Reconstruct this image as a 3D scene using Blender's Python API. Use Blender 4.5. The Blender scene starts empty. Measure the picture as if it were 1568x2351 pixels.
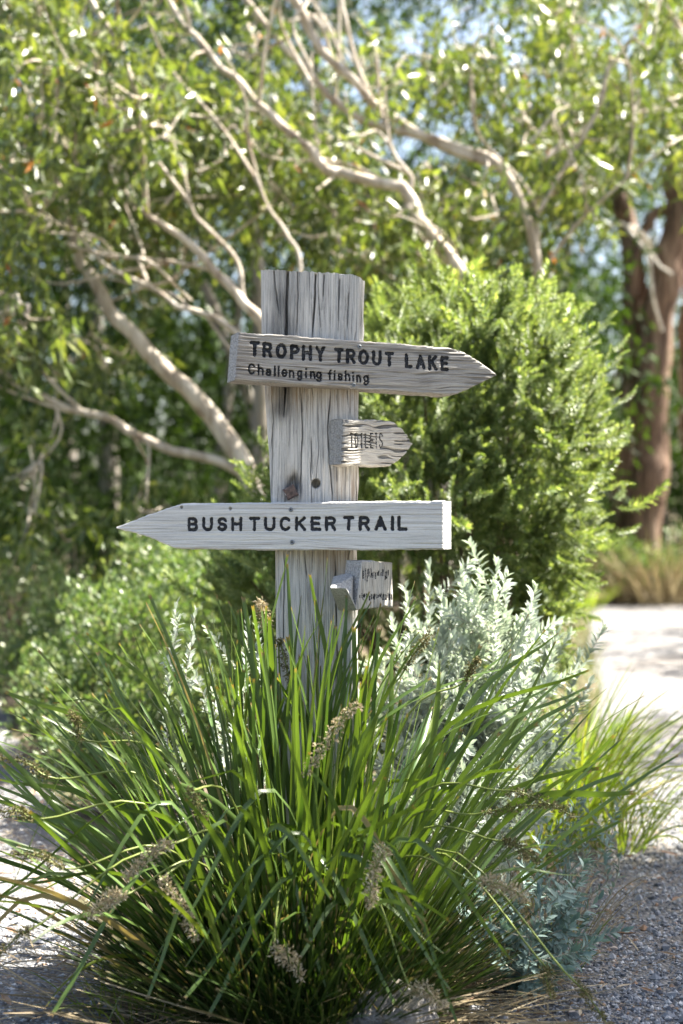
import bpy, math
import numpy as np
from mathutils import Vector

# ------------------------------------------------------------------ camera, sky, sun, exposure
sc = bpy.context.scene
CAM_H = 1.2
FPX = 1568 * 50.0 / 24.0                       # focal length in photograph pixels (1568 wide)
CX, CY = 784.0, 1175.5
cam = bpy.data.cameras.new('camera')
cam.sensor_fit = 'HORIZONTAL'; cam.sensor_width = 24.0; cam.lens = 50.0
cam.clip_start = 0.05; cam.clip_end = 800.0
cam.dof.use_dof = True; cam.dof.focus_distance = 3.64; cam.dof.aperture_fstop = 2.1
co = bpy.data.objects.new('camera', cam); sc.collection.objects.link(co)
co.location = (0, 0, CAM_H); co.rotation_euler = (math.radians(90), 0, 0)
sc.camera = co

SUN_EL, SUN_AZ = math.radians(56), math.radians(18)   # azimuth from +X (right) towards +Y (away from the camera)
sd = Vector((math.cos(SUN_EL) * math.cos(SUN_AZ), math.cos(SUN_EL) * math.sin(SUN_AZ), math.sin(SUN_EL)))
w = bpy.data.worlds.new('World'); sc.world = w; w.use_nodes = True
nt = w.node_tree; nt.nodes.clear()
sky = nt.nodes.new('ShaderNodeTexSky'); sky.sky_type = 'NISHITA'; sky.sun_disc = False
sky.sun_elevation = SUN_EL; sky.sun_rotation = math.pi / 2 - SUN_AZ
sky.air_density = 1.0; sky.dust_density = 4.0; sky.ozone_density = 1.0
bg = nt.nodes.new('ShaderNodeBackground'); bg.inputs['Strength'].default_value = 0.06
ow = nt.nodes.new('ShaderNodeOutputWorld')
nt.links.new(sky.outputs[0], bg.inputs[0]); nt.links.new(bg.outputs[0], ow.inputs[0])
sl = bpy.data.lights.new('sun', 'SUN'); sl.energy = 5.0; sl.angle = math.radians(0.55); sl.color = (1.0, 0.94, 0.84)
so = bpy.data.objects.new('sun', sl); sc.collection.objects.link(so)
so.rotation_euler = sd.to_track_quat('Z', 'Y').to_euler()
vs = sc.view_settings
vs.view_transform = 'Standard'; vs.look = 'None'; vs.gamma = 1.0; vs.use_curve_mapping = False
vs.exposure = 2.72
cy = sc.cycles
cy.max_bounces = 8; cy.diffuse_bounces = 4; cy.glossy_bounces = 3; cy.transmission_bounces = 4
cy.transparent_max_bounces = 6; cy.use_denoising = True; cy.sample_clamp_indirect = 6.0
cy.caustics_reflective = False; cy.caustics_refractive = False

# ------------------------------------------------------------------ helpers
COL = sc.collection
def at(px, py, D):
    """photograph pixel and distance along the view axis -> world point"""
    return np.array([(px - CX) / FPX * D, D, CAM_H - (py - CY) / FPX * D])

_tabs = {}
def vn(x, y, seed=0):
    """smooth value noise in 0..1"""
    if seed not in _tabs: _tabs[seed] = np.random.RandomState(seed + 77).rand(256, 256)
    T = _tabs[seed]
    x = np.asarray(x, float); y = np.asarray(y, float)
    ix = np.floor(x).astype(int); iy = np.floor(y).astype(int)
    fx = x - ix; fy = y - iy
    fx = fx * fx * (3 - 2 * fx); fy = fy * fy * (3 - 2 * fy)
    a = T[iy % 256, ix % 256]; b = T[iy % 256, (ix + 1) % 256]
    c = T[(iy + 1) % 256, ix % 256]; d = T[(iy + 1) % 256, (ix + 1) % 256]
    return (a * (1 - fx) + b * fx) * (1 - fy) + (c * (1 - fx) + d * fx) * fy
def sstep(e0, e1, x):
    t = np.clip((x - e0) / (e1 - e0), 0, 1); return t * t * (3 - 2 * t)
def nrm(v):
    v = np.asarray(v, float); return v / np.maximum(np.linalg.norm(v, axis=-1, keepdims=True), 1e-9)

class MB:
    """collects vertices and faces; build() links them as one mesh object"""
    def __init__(s): s.v = []; s.f = []; s.n = 0; s.a = {}
    def add(s, v, f, **attrs):
        v = np.asarray(v, float).reshape(-1, 3); f = np.asarray(f, int)
        s.v.append(v); s.f.append(f + s.n); s.n += len(v)
        for k, x in attrs.items():
            s.a.setdefault(k, []).append(np.broadcast_to(np.asarray(x, float), (len(v),)).copy())
        return s
    def mesh(s, name, loc=(0, 0, 0), smooth=False, uv=None):
        me = bpy.data.meshes.new(name)
        V = np.concatenate(s.v) - np.asarray(loc, float)
        me.vertices.add(len(V)); me.vertices.foreach_set('co', V.astype(np.float32).ravel())
        sizes = np.concatenate([np.full(len(f), f.shape[1]) for f in s.f])
        loops = np.concatenate([f.ravel() for f in s.f])
        me.loops.add(len(loops)); me.loops.foreach_set('vertex_index', loops.astype(np.int32))
        me.polygons.add(len(sizes))
        me.polygons.foreach_set('loop_start', (np.cumsum(sizes) - sizes).astype(np.int32))
        me.polygons.foreach_set('loop_total', sizes.astype(np.int32))
        me.polygons.foreach_set('use_smooth', np.full(len(sizes), smooth))
        for k, x in s.a.items():
            at_ = me.attributes.new(k, 'FLOAT', 'POINT'); at_.data.foreach_set('value', np.concatenate(x).astype(np.float32))
        me.update(calc_edges=True); me.validate(clean_customdata=False)
        return me
    def build(s, name, mat, parent=None, smooth=False):
        loc = tuple(parent.get('_loc', (0, 0, 0))) if parent else (0, 0, 0)
        return link(name, s.mesh(name, loc, smooth), mat, parent)

def link(name, me, mat, parent=None):
    if mat is not None and len(me.materials) == 0:
        for m in (mat if isinstance(mat, (list, tuple)) else [mat]): me.materials.append(m)
    o = bpy.data.objects.new(name, me); COL.objects.link(o)
    if parent is not None:
        o.parent = parent; o['_loc'] = parent['_loc']
    return o
def thing(name, label, cat, loc, group=None):
    o = bpy.data.objects.new(name, None); COL.objects.link(o); o.location = [float(c) for c in loc]
    o.empty_display_size = 0.1
    o['_loc'] = [float(c) for c in loc]; o['label'] = label; o['category'] = cat
    if group: o['group'] = group
    return o
def tag(o, label=None, cat=None, group=None, kind=None):
    for k, x in (('label', label), ('category', cat), ('group', group), ('kind', kind)):
        if x: o[k] = x
    return o

def smooth_path(P, n):
    """Catmull-Rom through P (m,k) resampled to n points"""
    P = np.asarray(P, float); m = len(P)
    Q = np.vstack([2 * P[0] - P[1], P, 2 * P[-1] - P[-2]])
    t = np.linspace(0, m - 1 - 1e-6, n); i = t.astype(int); u = (t - i)[:, None]
    p0, p1, p2, p3 = Q[i], Q[i + 1], Q[i + 2], Q[i + 3]
    return 0.5 * (2 * p1 + (p2 - p0) * u + (2 * p0 - 5 * p1 + 4 * p2 - p3) * u**2 + (3 * p1 - p0 - 3 * p2 + p3) * u**3)
def tube(mb, P, R, seg=8, cap=True, wob=0.0, seed=0, **attrs):
    P = np.asarray(P, float); n = len(P); R = np.broadcast_to(np.asarray(R, float), (n,))
    T = nrm(np.gradient(P, axis=0))
    ref = np.array([0.0, 0.0, 1.0]) if abs(T[0][2]) < 0.9 else np.array([1.0, 0.0, 0.0])
    U = nrm(np.cross(T, ref)); W = np.cross(T, U)
    a = np.linspace(0, 2 * math.pi, seg, endpoint=False)
    rr = R[:, None] * np.ones(seg)
    if wob:
        rr = rr * (1 + wob * (vn(np.arange(n)[:, None] * 0.45, a[None, :] * 1.1 + 5, seed) - 0.5) * 2)
    V = P[:, None, :] + rr[:, :, None] * (np.cos(a)[None, :, None] * U[:, None, :] + np.sin(a)[None, :, None] * W[:, None, :])
    i = np.arange(n - 1)[:, None] * seg; j = np.arange(seg)[None, :]; k = (j + 1) % seg
    F = np.stack([i + j, i + k, i + seg + k, i + seg + j], -1).reshape(-1, 4)
    mb.add(V.reshape(-1, 3), F, **attrs)
    if cap:
        mb.add(np.vstack([V[-1], P[-1]]), np.array([[q, (q + 1) % seg, seg] for q in range(seg)]), **attrs)
    return mb
def leaves(mb, p, d, side, L, W, fold=0.25, shape=0.45, curl=0.0):
    """folded rhombic leaves, two triangles each; p,d,side (n,3), L,W (n,)"""
    n = len(p); L = np.broadcast_to(L, (n,))[:, None]; W = np.broadcast_to(W, (n,))[:, None]
    side = nrm(side - d * np.sum(side * d, 1, keepdims=True)); up = np.cross(side, d)
    m = p + d * L * shape
    r = m + side * W * 0.5 + up * W * fold; l = m - side * W * 0.5 + up * W * fold
    t = p + d * L - up * L * curl
    V = np.stack([p, r, t, l], 1).reshape(-1, 3)
    b = np.arange(n)[:, None] * 4
    mb.add(V, np.concatenate([b + [0, 1, 2], b + [0, 2, 3]]))
def leaves6(mb, p, d, side, L, W, fold=0.2, curl=0.1, **attrs):
    """lanceolate leaves, four quads each (9 points), bending along their length"""
    n = len(p); L = np.broadcast_to(L, (n,))[:, None]; W = np.broadcast_to(W, (n,))[:, None]
    side = nrm(side - d * np.sum(side * d, 1, keepdims=True)); up = np.cross(side, d)
    rows = []
    for s, wd in ((0.0, .12), (.35, .9), (.7, .8), (1.0, .06)):
        c = p + d * L * s - up * L * curl * s * s
        rows += [c - side * W * .5 * wd + up * W * fold * wd, c, c + side * W * .5 * wd + up * W * fold * wd]
    V = np.stack(rows, 1).reshape(-1, 3); b = np.arange(n)[:, None] * 12
    F = []
    for r in range(3):
        for q in range(2):
            F.append(b + [r * 3 + q, r * 3 + q + 1, r * 3 + q + 4, r * 3 + q + 3])
    mb.add(V, np.concatenate(F), **{k: np.repeat(x, 12) for k, x in attrs.items()})
def rdir(rng, n): return nrm(rng.normal(size=(n, 3)))

# ------------------------------------------------------------------ materials
class G:
    """small node-graph writer"""
    def __init__(s, name):
        s.m = bpy.data.materials.new(name); s.m.use_nodes = True; s.t = s.m.node_tree; s.t.nodes.clear()
        s.out = s.t.nodes.new('ShaderNodeOutputMaterial')
    def n(s, kind, ins=None, **props):
        nd = s.t.nodes.new('ShaderNode' + kind)
        for k, x in props.items(): setattr(nd, k, x)
        for k, x in (ins or {}).items():
            if isinstance(x, bpy.types.NodeSocket): s.t.links.new(x, nd.inputs[k])
            else: nd.inputs[k].default_value = x
        return nd
    def math(s, op, a, b=0.0):
        nd = s.n('Math', {0: a, 1: b}, operation=op); return nd.outputs[0]
    def mix(s, f, a, b, blend='MIX'):
        nd = s.n('Mix', None, data_type='RGBA', blend_type=blend)
        for k, x in ((0, f), (6, a), (7, b)):
            if isinstance(x, bpy.types.NodeSocket): s.t.links.new(x, nd.inputs[k])
            else: nd.inputs[k].default_value = (*x, 1) if isinstance(x, tuple) and len(x) == 3 else x
        return nd.outputs[2]
    def ramp(s, f, stops):
        nd = s.n('ValToRGB', {0: f}); e = nd.color_ramp.elements
        while len(e) < len(stops): e.new(0.5)
        for q, (p, c) in zip(e, stops): q.position = p; q.color = (*c, 1) if len(c) == 3 else c
        return nd.outputs[0]
    def attr(s, name): return s.n('Attribute', None, attribute_name=name).outputs['Fac']
    def noise(s, vec, scale, detail=3, rough=0.55, dist=0.0):
        return s.n('TexNoise', {'Vector': vec, 'Scale': scale, 'Detail': detail, 'Roughness': rough, 'Distortion': dist}).outputs[0]
    def mapping(s, vec, scale=(1, 1, 1), loc=(0, 0, 0)):
        return s.n('Mapping', {'Vector': vec, 'Scale': scale, 'Location': loc}).outputs[0]
    def obj(s): return s.n('TexCoord').outputs['Object']
    def bump(s, h, strength, dist): return s.n('Bump', {'Height': h, 'Strength': strength, 'Distance': dist}).outputs[0]
    def island(s): return s.n('NewGeometry').outputs['Random Per Island']
    def principled(s, col, rough=0.7, spec=0.3, normal=None):
        p = s.n('BsdfPrincipled', {'Roughness': rough, 'Specular IOR Level': spec})
        if isinstance(col, bpy.types.NodeSocket): s.t.links.new(col, p.inputs['Base Color'])
        else: p.inputs['Base Color'].default_value = (*col, 1)
        if normal is not None: s.t.links.new(normal, p.inputs['Normal'])
        return p.outputs[0]
    def end(s, sh): s.t.links.new(sh, s.out.inputs[0]); return s.m

def leaf_mat(name, stops, trans=0.35, rough=0.42, spec=0.5, tmul=(1.5, 1.5, 0.55), tip=None):
    g = G(name)
    c = g.ramp(g.island(), stops)
    var = g.noise(g.obj(), 2.5, 2)
    c = g.mix(1.0, c, g.ramp(var, [(0.3, (.8, .8, .8)), (0.7, (1.15, 1.15, 1.1))]), 'MULTIPLY')
    if tip: c = g.mix(g.attr('tip'), c, tip)
    sh = g.principled(c, rough, spec)
    tc = g.mix(1.0, c, tuple(tmul), 'MULTIPLY')
    tr = g.n('BsdfTranslucent', {'Color': tc}).outputs[0]
    return g.end(g.n('MixShader', {0: trans, 1: sh, 2: tr}).outputs[0])

def wood_mat(name, pale, mid, dark, ku, kv, contrast=1.0, warm=(.30, .22, .15), rough_bump=0.4, seed=0.0):
    """weathered wood; point attributes gu (across grain, m), gv (along grain, m), stain, ochre"""
    g = G(name)
    vec = g.n('CombineXYZ', {0: g.attr('gu'), 1: g.attr('gv'), 2: seed}).outputs[0]
    broad = g.noise(g.mapping(vec, (ku * .22, kv * .5, 1)), 1.0, 3, .6)
    fine = g.noise(g.mapping(vec, (ku, kv, 1), (3, 7, 0)), 1.0, 5, .7, .3)
    hair = g.noise(g.mapping(vec, (ku * 3, kv * 2.2, 1), (11, 2, 0)), 1.0, 3, .75)
    speck = g.noise(g.mapping(vec, (900, 500, 1)), 1.0, 2, .6)
    t = g.math('ADD', g.math('MULTIPLY', fine, .62), g.math('MULTIPLY', hair, .38))
    c = g.ramp(t, [(.36, dark), (.44, mid), (.52, pale), (.72, tuple(min(1, x * 1.12) for x in pale))])
    c = g.mix(1.0, c, g.ramp(broad, [(.34, (.80, .80, .80)), (.5, (.96, .96, .95)), (.7, (1.06, 1.05, 1.02))]), 'MULTIPLY')
    c = g.mix(1.0, c, g.ramp(speck, [(.3, (.86, .86, .86)), (.6, (1.05, 1.05, 1.05))]), 'MULTIPLY')
    oc = g.math('MULTIPLY', g.attr('ochre'), g.ramp(fine, [(.35, (1, 1, 1)), (.62, (.25, .25, .25))]))
    c = g.mix(oc, c, warm)
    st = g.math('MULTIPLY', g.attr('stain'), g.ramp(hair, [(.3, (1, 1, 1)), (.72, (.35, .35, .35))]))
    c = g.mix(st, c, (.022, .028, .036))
    h = g.math('ADD', g.math('MULTIPLY', fine, .7), g.math('MULTIPLY', hair, .5))
    return g.end(g.principled(c, .85, .18, g.bump(h, rough_bump, .004)))

def bark_mat(name, cols, sx=7, sz=1.2, bump=.5):
    g = G(name)
    n1 = g.noise(g.mapping(g.obj(), (sx, sx, sz)), 1.0, 4, .6, .5)
    n2 = g.noise(g.mapping(g.obj(), (sx * 6, sx * 6, sz * 3)), 1.0, 3, .6)
    c = g.ramp(g.math('ADD', g.math('MULTIPLY', n1, .75), g.math('MULTIPLY', n2, .25)), [(.34 + .11 * i, c_) for i, c_ in enumerate(cols)])
    return g.end(g.principled(c, .75, .25, g.bump(g.math('ADD', n1, g.math('MULTIPLY', n2, .4)), bump, .02)))

M = {}
M['post'] = wood_mat('weathered_post_wood', (.63, .615, .585), (.46, .45, .43), (.12, .12, .12), 340, 6, rough_bump=.6, seed=1.3, warm=(.27, .19, .12))
M['board_ridged'] = wood_mat('ridged_board_wood', (.43, .415, .39), (.31, .295, .275), (.10, .094, .088), 330, 7, rough_bump=.7, seed=5.1, warm=(.22, .14, .09))
M['board_pale'] = wood_mat('pale_board_wood', (.67, .665, .645), (.55, .545, .53), (.22, .22, .22), 420, 5, rough_bump=.45, seed=9.7, warm=(.24, .13, .07))
M['board_block'] = wood_mat('cracked_block_wood', (.56, .53, .48), (.42, .395, .36), (.14, .13, .12), 300, 12, rough_bump=.6, seed=14.2)

g = G('end_grain_wood')
v_ = g.n('TexVoronoi', {'Vector': g.mapping(g.obj(), (140, 140, 140)), 'Scale': 1.0}, feature='DISTANCE_TO_EDGE').outputs[0]
n_ = g.noise(g.obj(), 160, 4, .65)
c_ = g.ramp(n_, [(.30, (.24, .24, .24)), (.5, (.36, .36, .355)), (.7, (.46, .455, .44))])
c_ = g.mix(1.0, c_, g.ramp(v_, [(.0, (.55, .55, .55)), (.06, (1, 1, 1))]), 'MULTIPLY')
M['end'] = g.end(g.principled(c_, .9, .15, g.bump(g.math('ADD', n_, v_), .7, .004)))

g = G('worn_black_paint')
fl = g.noise(g.obj(), 420, 4, .7)
big = g.noise(g.obj(), 30, 2, .5)
fac = g.ramp(g.math('ADD', g.math('MULTIPLY', fl, .75), g.math('MULTIPLY', big, .25)), [(.585, (0, 0, 0)), (.64, (1, 1, 1))])
M['paint'] = g.end(g.principled(g.mix(fac, (.014, .016, .021), (.30, .31, .33)), .55, .35, g.bump(fl, .35, .002)))
g = G('faded_black_paint')
fl = g.noise(g.obj(), 300, 4, .7)
fac = g.ramp(fl, [(.56, (0, 0, 0)), (.62, (1, 1, 1))])
M['paint_faded'] = g.end(g.principled(g.mix(fac, (.016, .017, .02), (.40, .39, .37)), .7, .25))

g = G('rusty_iron')
n_ = g.noise(g.obj(), 130, 4, .65)
sp = g.noise(g.obj(), 55, 2)
c_ = g.ramp(n_, [(.35, (.06, .045, .04)), (.55, (.13, .09, .08)), (.7, (.22, .16, .14))])
c_ = g.mix(g.ramp(sp, [(.66, (0, 0, 0)), (.70, (.8, .8, .8))]), c_, (.55, .52, .5))
M['rust'] = g.end(g.principled(c_, .6, .4, g.bump(n_, .6, .002)))
g = G('dull_screw_metal')
M['screw'] = g.end(g.n('BsdfPrincipled', {'Base Color': (.20, .22, .24, 1), 'Metallic': .7, 'Roughness': .5}).outputs[0])
g = G('dark_recess_metal'); M['screw_slot'] = g.end(g.principled((.03, .03, .035), .6, .3))

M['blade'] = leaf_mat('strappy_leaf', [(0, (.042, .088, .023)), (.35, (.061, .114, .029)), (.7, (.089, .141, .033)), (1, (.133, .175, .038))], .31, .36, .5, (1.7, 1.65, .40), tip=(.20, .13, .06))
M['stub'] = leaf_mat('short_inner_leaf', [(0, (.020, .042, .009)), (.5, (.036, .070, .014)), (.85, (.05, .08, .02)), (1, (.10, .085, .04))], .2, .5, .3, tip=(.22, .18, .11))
M['straw'] = leaf_mat('dry_straw', [(0, (.16, .12, .07)), (.5, (.26, .21, .13)), (1, (.38, .32, .22))], .15, .6, .2, (1, 1, .8))
M['straw_blade'] = leaf_mat('dying_leaf', [(0, (.20, .17, .07)), (1, (.33, .26, .12))], .25, .5, .3, (1.2, 1.1, .6), tip=(.2, .13, .06))
M['stalk'] = leaf_mat('flower_stalk', [(0, (.14, .19, .04)), (1, (.21, .25, .06))], .2, .4, .4)
M['floret_pale'] = leaf_mat('dry_cream_floret', [(0, (.28, .23, .12)), (.5, (.46, .39, .26)), (1, (.62, .55, .42))], .25, .7, .2, (1.1, 1, .8))
M['floret_dark'] = leaf_mat('olive_seed_capsule', [(0, (.06, .06, .02)), (.5, (.13, .12, .04)), (1, (.26, .22, .11))], .1, .6, .3, (1.1, 1, .6))
M['silver'] = leaf_mat('silver_felted_leaf', [(0, (.32, .37, .34)), (.5, (.40, .45, .41)), (1, (.49, .53, .48))], .34, .75, .2, (1.0, 1.08, .78))
M['blue_leaf'] = leaf_mat('blue_grey_leaf', [(0, (.13, .20, .19)), (.5, (.19, .27, .26)), (1, (.28, .36, .33))], .2, .6, .3, (1.0, 1.2, .8))
M['silver_stem'] = bark_mat('silver_stem', [(.16, .14, .10), (.26, .24, .18), (.34, .33, .27)], 60, 20, .2)
M['needle'] = leaf_mat('needle_leaf', [(0, (.095, .147, .050)), (.5, (.165, .222, .082)), (1, (.31, .36, .17))], .38, .42, .45, (1.5, 1.5, .6))
M['needle_stem'] = bark_mat('needle_bush_stem', [(.05, .04, .025), (.10, .075, .045), (.16, .12, .07)], 40, 10, .3)
M['shrub'] = leaf_mat('low_shrub_leaf', [(0, (.055, .095, .03)), (.5, (.095, .15, .05)), (.8, (.16, .21, .085)), (1, (.32, .35, .20))], .32, .40, .5, (1.4, 1.5, .6))
M['tussock'] = leaf_mat('yellow_green_grass', [(0, (.07, .12, .02)), (.5, (.13, .19, .03)), (.9, (.2, .24, .06)), (1, (.34, .29, .16))], .45, .4, .4, (1.6, 1.6, .4), tip=(.3, .24, .12))
M['verge'] = leaf_mat('half_dry_grass', [(0, (.07, .12, .03)), (.6, (.12, .17, .05)), (.8, (.22, .20, .10)), (1, (.34, .29, .18))], .3, .5, .3, (1.2, 1.2, .6), tip=(.3, .25, .14))
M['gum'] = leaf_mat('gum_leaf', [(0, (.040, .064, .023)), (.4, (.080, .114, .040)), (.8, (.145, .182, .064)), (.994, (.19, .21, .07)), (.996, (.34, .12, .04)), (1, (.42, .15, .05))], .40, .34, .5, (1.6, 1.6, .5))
M['gum_shade_dark'] = leaf_mat('shade_darkened_gum_leaf', [(0, (.018, .036, .011)), (.5, (.030, .058, .016)), (1, (.06, .10, .025))], .28, .5, .2, (1.5, 1.5, .5))  # leaf colour lowered to put deep shade into the rear crowns
M['wood'] = leaf_mat('shade_darkened_woodland_leaf', [(0, (.015, .030, .008)), (.5, (.025, .050, .012)), (1, (.055, .090, .020))], .26, .6, .12, (1.5, 1.6, .45))  # colour darkened so the background foliage reads as deep shade
M['bark_pale'] = bark_mat('smooth_pale_bark', [(.18, .13, .09), (.35, .295, .23), (.50, .445, .37), (.61, .565, .49)], 9, 1.6, .3)
M['bark_brown'] = bark_mat('red_brown_bark', [(.05, .034, .025), (.12, .075, .050), (.21, .135, .092), (.40, .30, .22)], 14, .9, 1.0)
M['bark_grey'] = bark_mat('grey_bark', [(.10, .085, .07), (.18, .16, .135), (.27, .25, .215)], 6, 1.0, .4)
M['dead'] = bark_mat('bleached_dead_wood', [(.28, .24, .19), (.44, .40, .34), (.58, .54, .47)], 18, 4, .4)

g = G('bare_soil_and_litter')
o_ = g.obj(); n1 = g.noise(o_, 1.3, 4); n2 = g.noise(o_, 26, 5, .65); n3 = g.noise(o_, 140, 3)
c_ = g.ramp(n2, [(.32, (.055, .042, .03)), (.5, (.12, .095, .068)), (.68, (.21, .17, .12))])
c_ = g.mix(g.ramp(n1, [(.45, (0, 0, 0)), (.62, (.75, .75, .75))]), c_, (.07, .085, .03))
M['soil'] = g.end(g.principled(c_, .95, .1, g.bump(g.math('ADD', n2, g.math('MULTIPLY', n3, .5)), .8, .03)))

g = G('crushed_grey_gravel')
o_ = g.obj()
vor = g.n('TexVoronoi', {'Vector': o_, 'Scale': 85.0}, feature='F1'); vd = vor.outputs['Distance']; vc = vor.outputs['Color']
sep = g.n('SeparateColor', {0: vc}).outputs[0]
n1 = g.noise(o_, 1.1, 4); n3 = g.noise(o_, 300, 3)
c_ = g.ramp(sep, [(0, (.075, .078, .085)), (.35, (.13, .133, .14)), (.7, (.195, .195, .195)), (.92, (.28, .272, .26)), (1, (.22, .16, .11))])
c_ = g.mix(g.ramp(n1, [(.4, (0, 0, 0)), (.65, (.6, .6, .6))]), c_, (.18, .16, .14))
M['gravel'] = g.end(g.principled(c_, .9, .2, g.bump(g.math('SUBTRACT', g.math('MULTIPLY', n3, .3), vd), .9, .012)))
g = G('gravel_chip')
c_ = g.ramp(g.island(), [(0, (.10, .107, .122)), (.35, (.20, .209, .228)), (.7, (.32, .33, .345)), (.92, (.48, .48, .48)), (.955, (.32, .22, .15)), (1, (.26, .16, .10))])
n_ = g.noise(g.obj(), 260, 3)
M['chip'] = g.end(g.principled(g.mix(1.0, c_, g.ramp(n_, [(.3, (.8, .8, .8)), (.7, (1.15, 1.15, 1.15))]), 'MULTIPLY'), .85, .25))
g = G('lichened_rock')
n1 = g.noise(g.obj(), 9, 5, .65); n2 = g.noise(g.obj(), 60, 4, .7)
c_ = g.ramp(n2, [(.35, (.13, .125, .12)), (.52, (.24, .23, .22)), (.68, (.36, .35, .33))])
c_ = g.mix(g.ramp(n1, [(.5, (0, 0, 0)), (.6, (.8, .8, .8))]), c_, (.34, .30, .22))
M['rock'] = g.end(g.principled(c_, .9, .2, g.bump(g.math('ADD', n1, n2), .8, .02)))
M['litter'] = leaf_mat('fallen_leaf', [(0, (.11, .06, .035)), (.4, (.24, .14, .085)), (.75, (.33, .24, .16)), (1, (.45, .38, .28))], .1, .6, .3, (1, .9, .7))

# ------------------------------------------------------------------ ground and gravel paths
def gz(x, y):
    """height of the ground"""
    x = np.asarray(x, float); y = np.asarray(y, float)
    return 0.05 * (vn(x * .35 + 40, y * .35 + 40, 3) - .5) * np.clip((np.hypot(x, y - 3) - 2.5) / 4, 0, 1)
xs = np.concatenate([np.linspace(-260, -12, 24), np.linspace(-11, 11, 90), np.linspace(12, 260, 24)])
ys = np.concatenate([np.linspace(-60, 0, 10), np.linspace(.3, 24, 96), np.linspace(25, 420, 36)])
Xg, Yg = np.meshgrid(xs, ys)
Zg = gz(Xg, Yg) - 0.006
nx, ny = len(xs), len(ys)
idx = (np.arange(ny - 1)[:, None] * nx + np.arange(nx - 1)[None, :]).ravel()
gf = np.stack([idx, idx + 1, idx + nx + 1, idx + nx], 1)
tag(MB().add(np.stack([Xg, Yg, Zg], -1).reshape(-1, 3), gf).build('ground', M['soil'], smooth=True), kind='structure')

def strip(name, left, right, lift, mat, n=160, m=16, seed=0):
    """a path between two edge lines [(x,y)...]"""
    Lp = smooth_path(left, n); Rp = smooth_path(right, n)
    wob = (vn(np.arange(n) * .35, np.zeros(n) + seed, seed) - .5) * .07 + (vn(np.arange(n) * 1.3, np.zeros(n) + 9 + seed, seed) - .5) * .07
    Lp[:, 0] += wob; Rp[:, 0] += wob[::-1]
    b = np.linspace(0, 1, m)[None, :, None]
    Pxy = Lp[:, None] * (1 - b) + Rp[:, None] * b
    Z = gz(Pxy[..., 0], Pxy[..., 1]) + lift
    V = np.dstack([Pxy[..., 0], Pxy[..., 1], Z]).reshape(-1, 3)
    idx = (np.arange(n - 1)[:, None] * m + np.arange(m - 1)[None, :]).ravel()
    F = np.stack([idx, idx + 1, idx + m + 1, idx + m], 1)
    return tag(MB().add(V, F).build(name, mat, smooth=True), kind='structure'), Lp, Rp
RIGHT_L = [(-.35, .4), (-.1, 2.3), (.26, 3.2), (.52, 4.0), (.95, 5.8), (1.55, 8.6), (2.45, 14), (3.2, 18.7)]
RIGHT_R = [(2.6, .4), (2.9, 2.3), (3.3, 3.2), (3.6, 4.0), (4.2, 5.8), (5.0, 8.6), (6.4, 14), (7.2, 18.7)]
LEFT_R = [(-.3, .4), (-.42, 2.3), (-.50, 3.2), (-.82, 4.5), (-1.30, 6.2), (-1.7, 7.4), (-2.25, 9.2), (-3.6, 12)]
LEFT_L = [(-3.2, .4), (-3.3, 2.3), (-3.5, 3.2), (-3.7, 4.5), (-4.2, 6.2), (-4.6, 7.4), (-5.2, 9.2), (-6.6, 12)]
_, PRL, PRR = strip('gravel_path', RIGHT_L, RIGHT_R, .0, M['gravel'], seed=2)
_, PLL, PLR = strip('gravel_path', LEFT_L, LEFT_R, .004, M['gravel'], seed=4)

rng = np.random.RandomState(11)
def in_path(x, y):
    return ((x > np.interp(y, PRL[:, 1], PRL[:, 0])) & (x < np.interp(y, PRR[:, 1], PRR[:, 0]))) | \
           ((x < np.interp(y, PLR[:, 1], PLR[:, 0])) & (x > np.interp(y, PLL[:, 1], PLL[:, 0])))
def chips(n, ylo, yhi, smin, smax, rng):
    y = ylo + (yhi - ylo) * rng.rand(n) ** 1.3; x = (rng.rand(n) * 2 - 1) * (y * .262 + .12)
    ok = in_path(x, y) | (rng.rand(n) < .10); x, y = x[ok], y[ok]; n = len(x)
    s = smin + (smax - smin) * rng.rand(n) ** 2.2
    O = np.array([[1, 0, 0], [0, 1, 0], [-1, 0, 0], [0, -1, 0], [0, 0, .8], [0, 0, -.7]], float)
    V = O[None] * (1 + .7 * (rng.rand(n, 6, 1) - .5)) + .25 * (rng.rand(n, 6, 3) - .5)
    a = rng.rand(n) * 6.28; tl = (rng.rand(n) - .5) * 1.6
    ca, sa, ct, st = np.cos(a), np.sin(a), np.cos(tl), np.sin(tl)
    vx = V[..., 0] * ca[:, None] - V[..., 1] * sa[:, None]; vy = V[..., 0] * sa[:, None] + V[..., 1] * ca[:, None]
    vy2 = vy * ct[:, None] - V[..., 2] * st[:, None]; vz = vy * st[:, None] + V[..., 2] * ct[:, None]
    V = np.stack([vx, vy2, vz], -1) * s[:, None, None]
    V += np.stack([x, y, gz(x, y) + s * .32], -1)[:, None]
    T = np.array([[0, 1, 4], [1, 2, 4], [2, 3, 4], [3, 0, 4], [1, 0, 5], [2, 1, 5], [3, 2, 5], [0, 3, 5]])
    return V.reshape(-1, 3), (np.arange(n)[:, None, None] * 6 + T).reshape(-1, 3)
mb = MB(); mb.add(*chips(46000, 2.9, 6.2, .003, .0090, rng)); mb.add(*chips(1500, 2.9, 7.5, .008, .018, rng))
tag(mb.build('gravel_chips', M['chip']), 'loose grey crushed stone chips covering the paths', 'gravel', kind='stuff')

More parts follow.
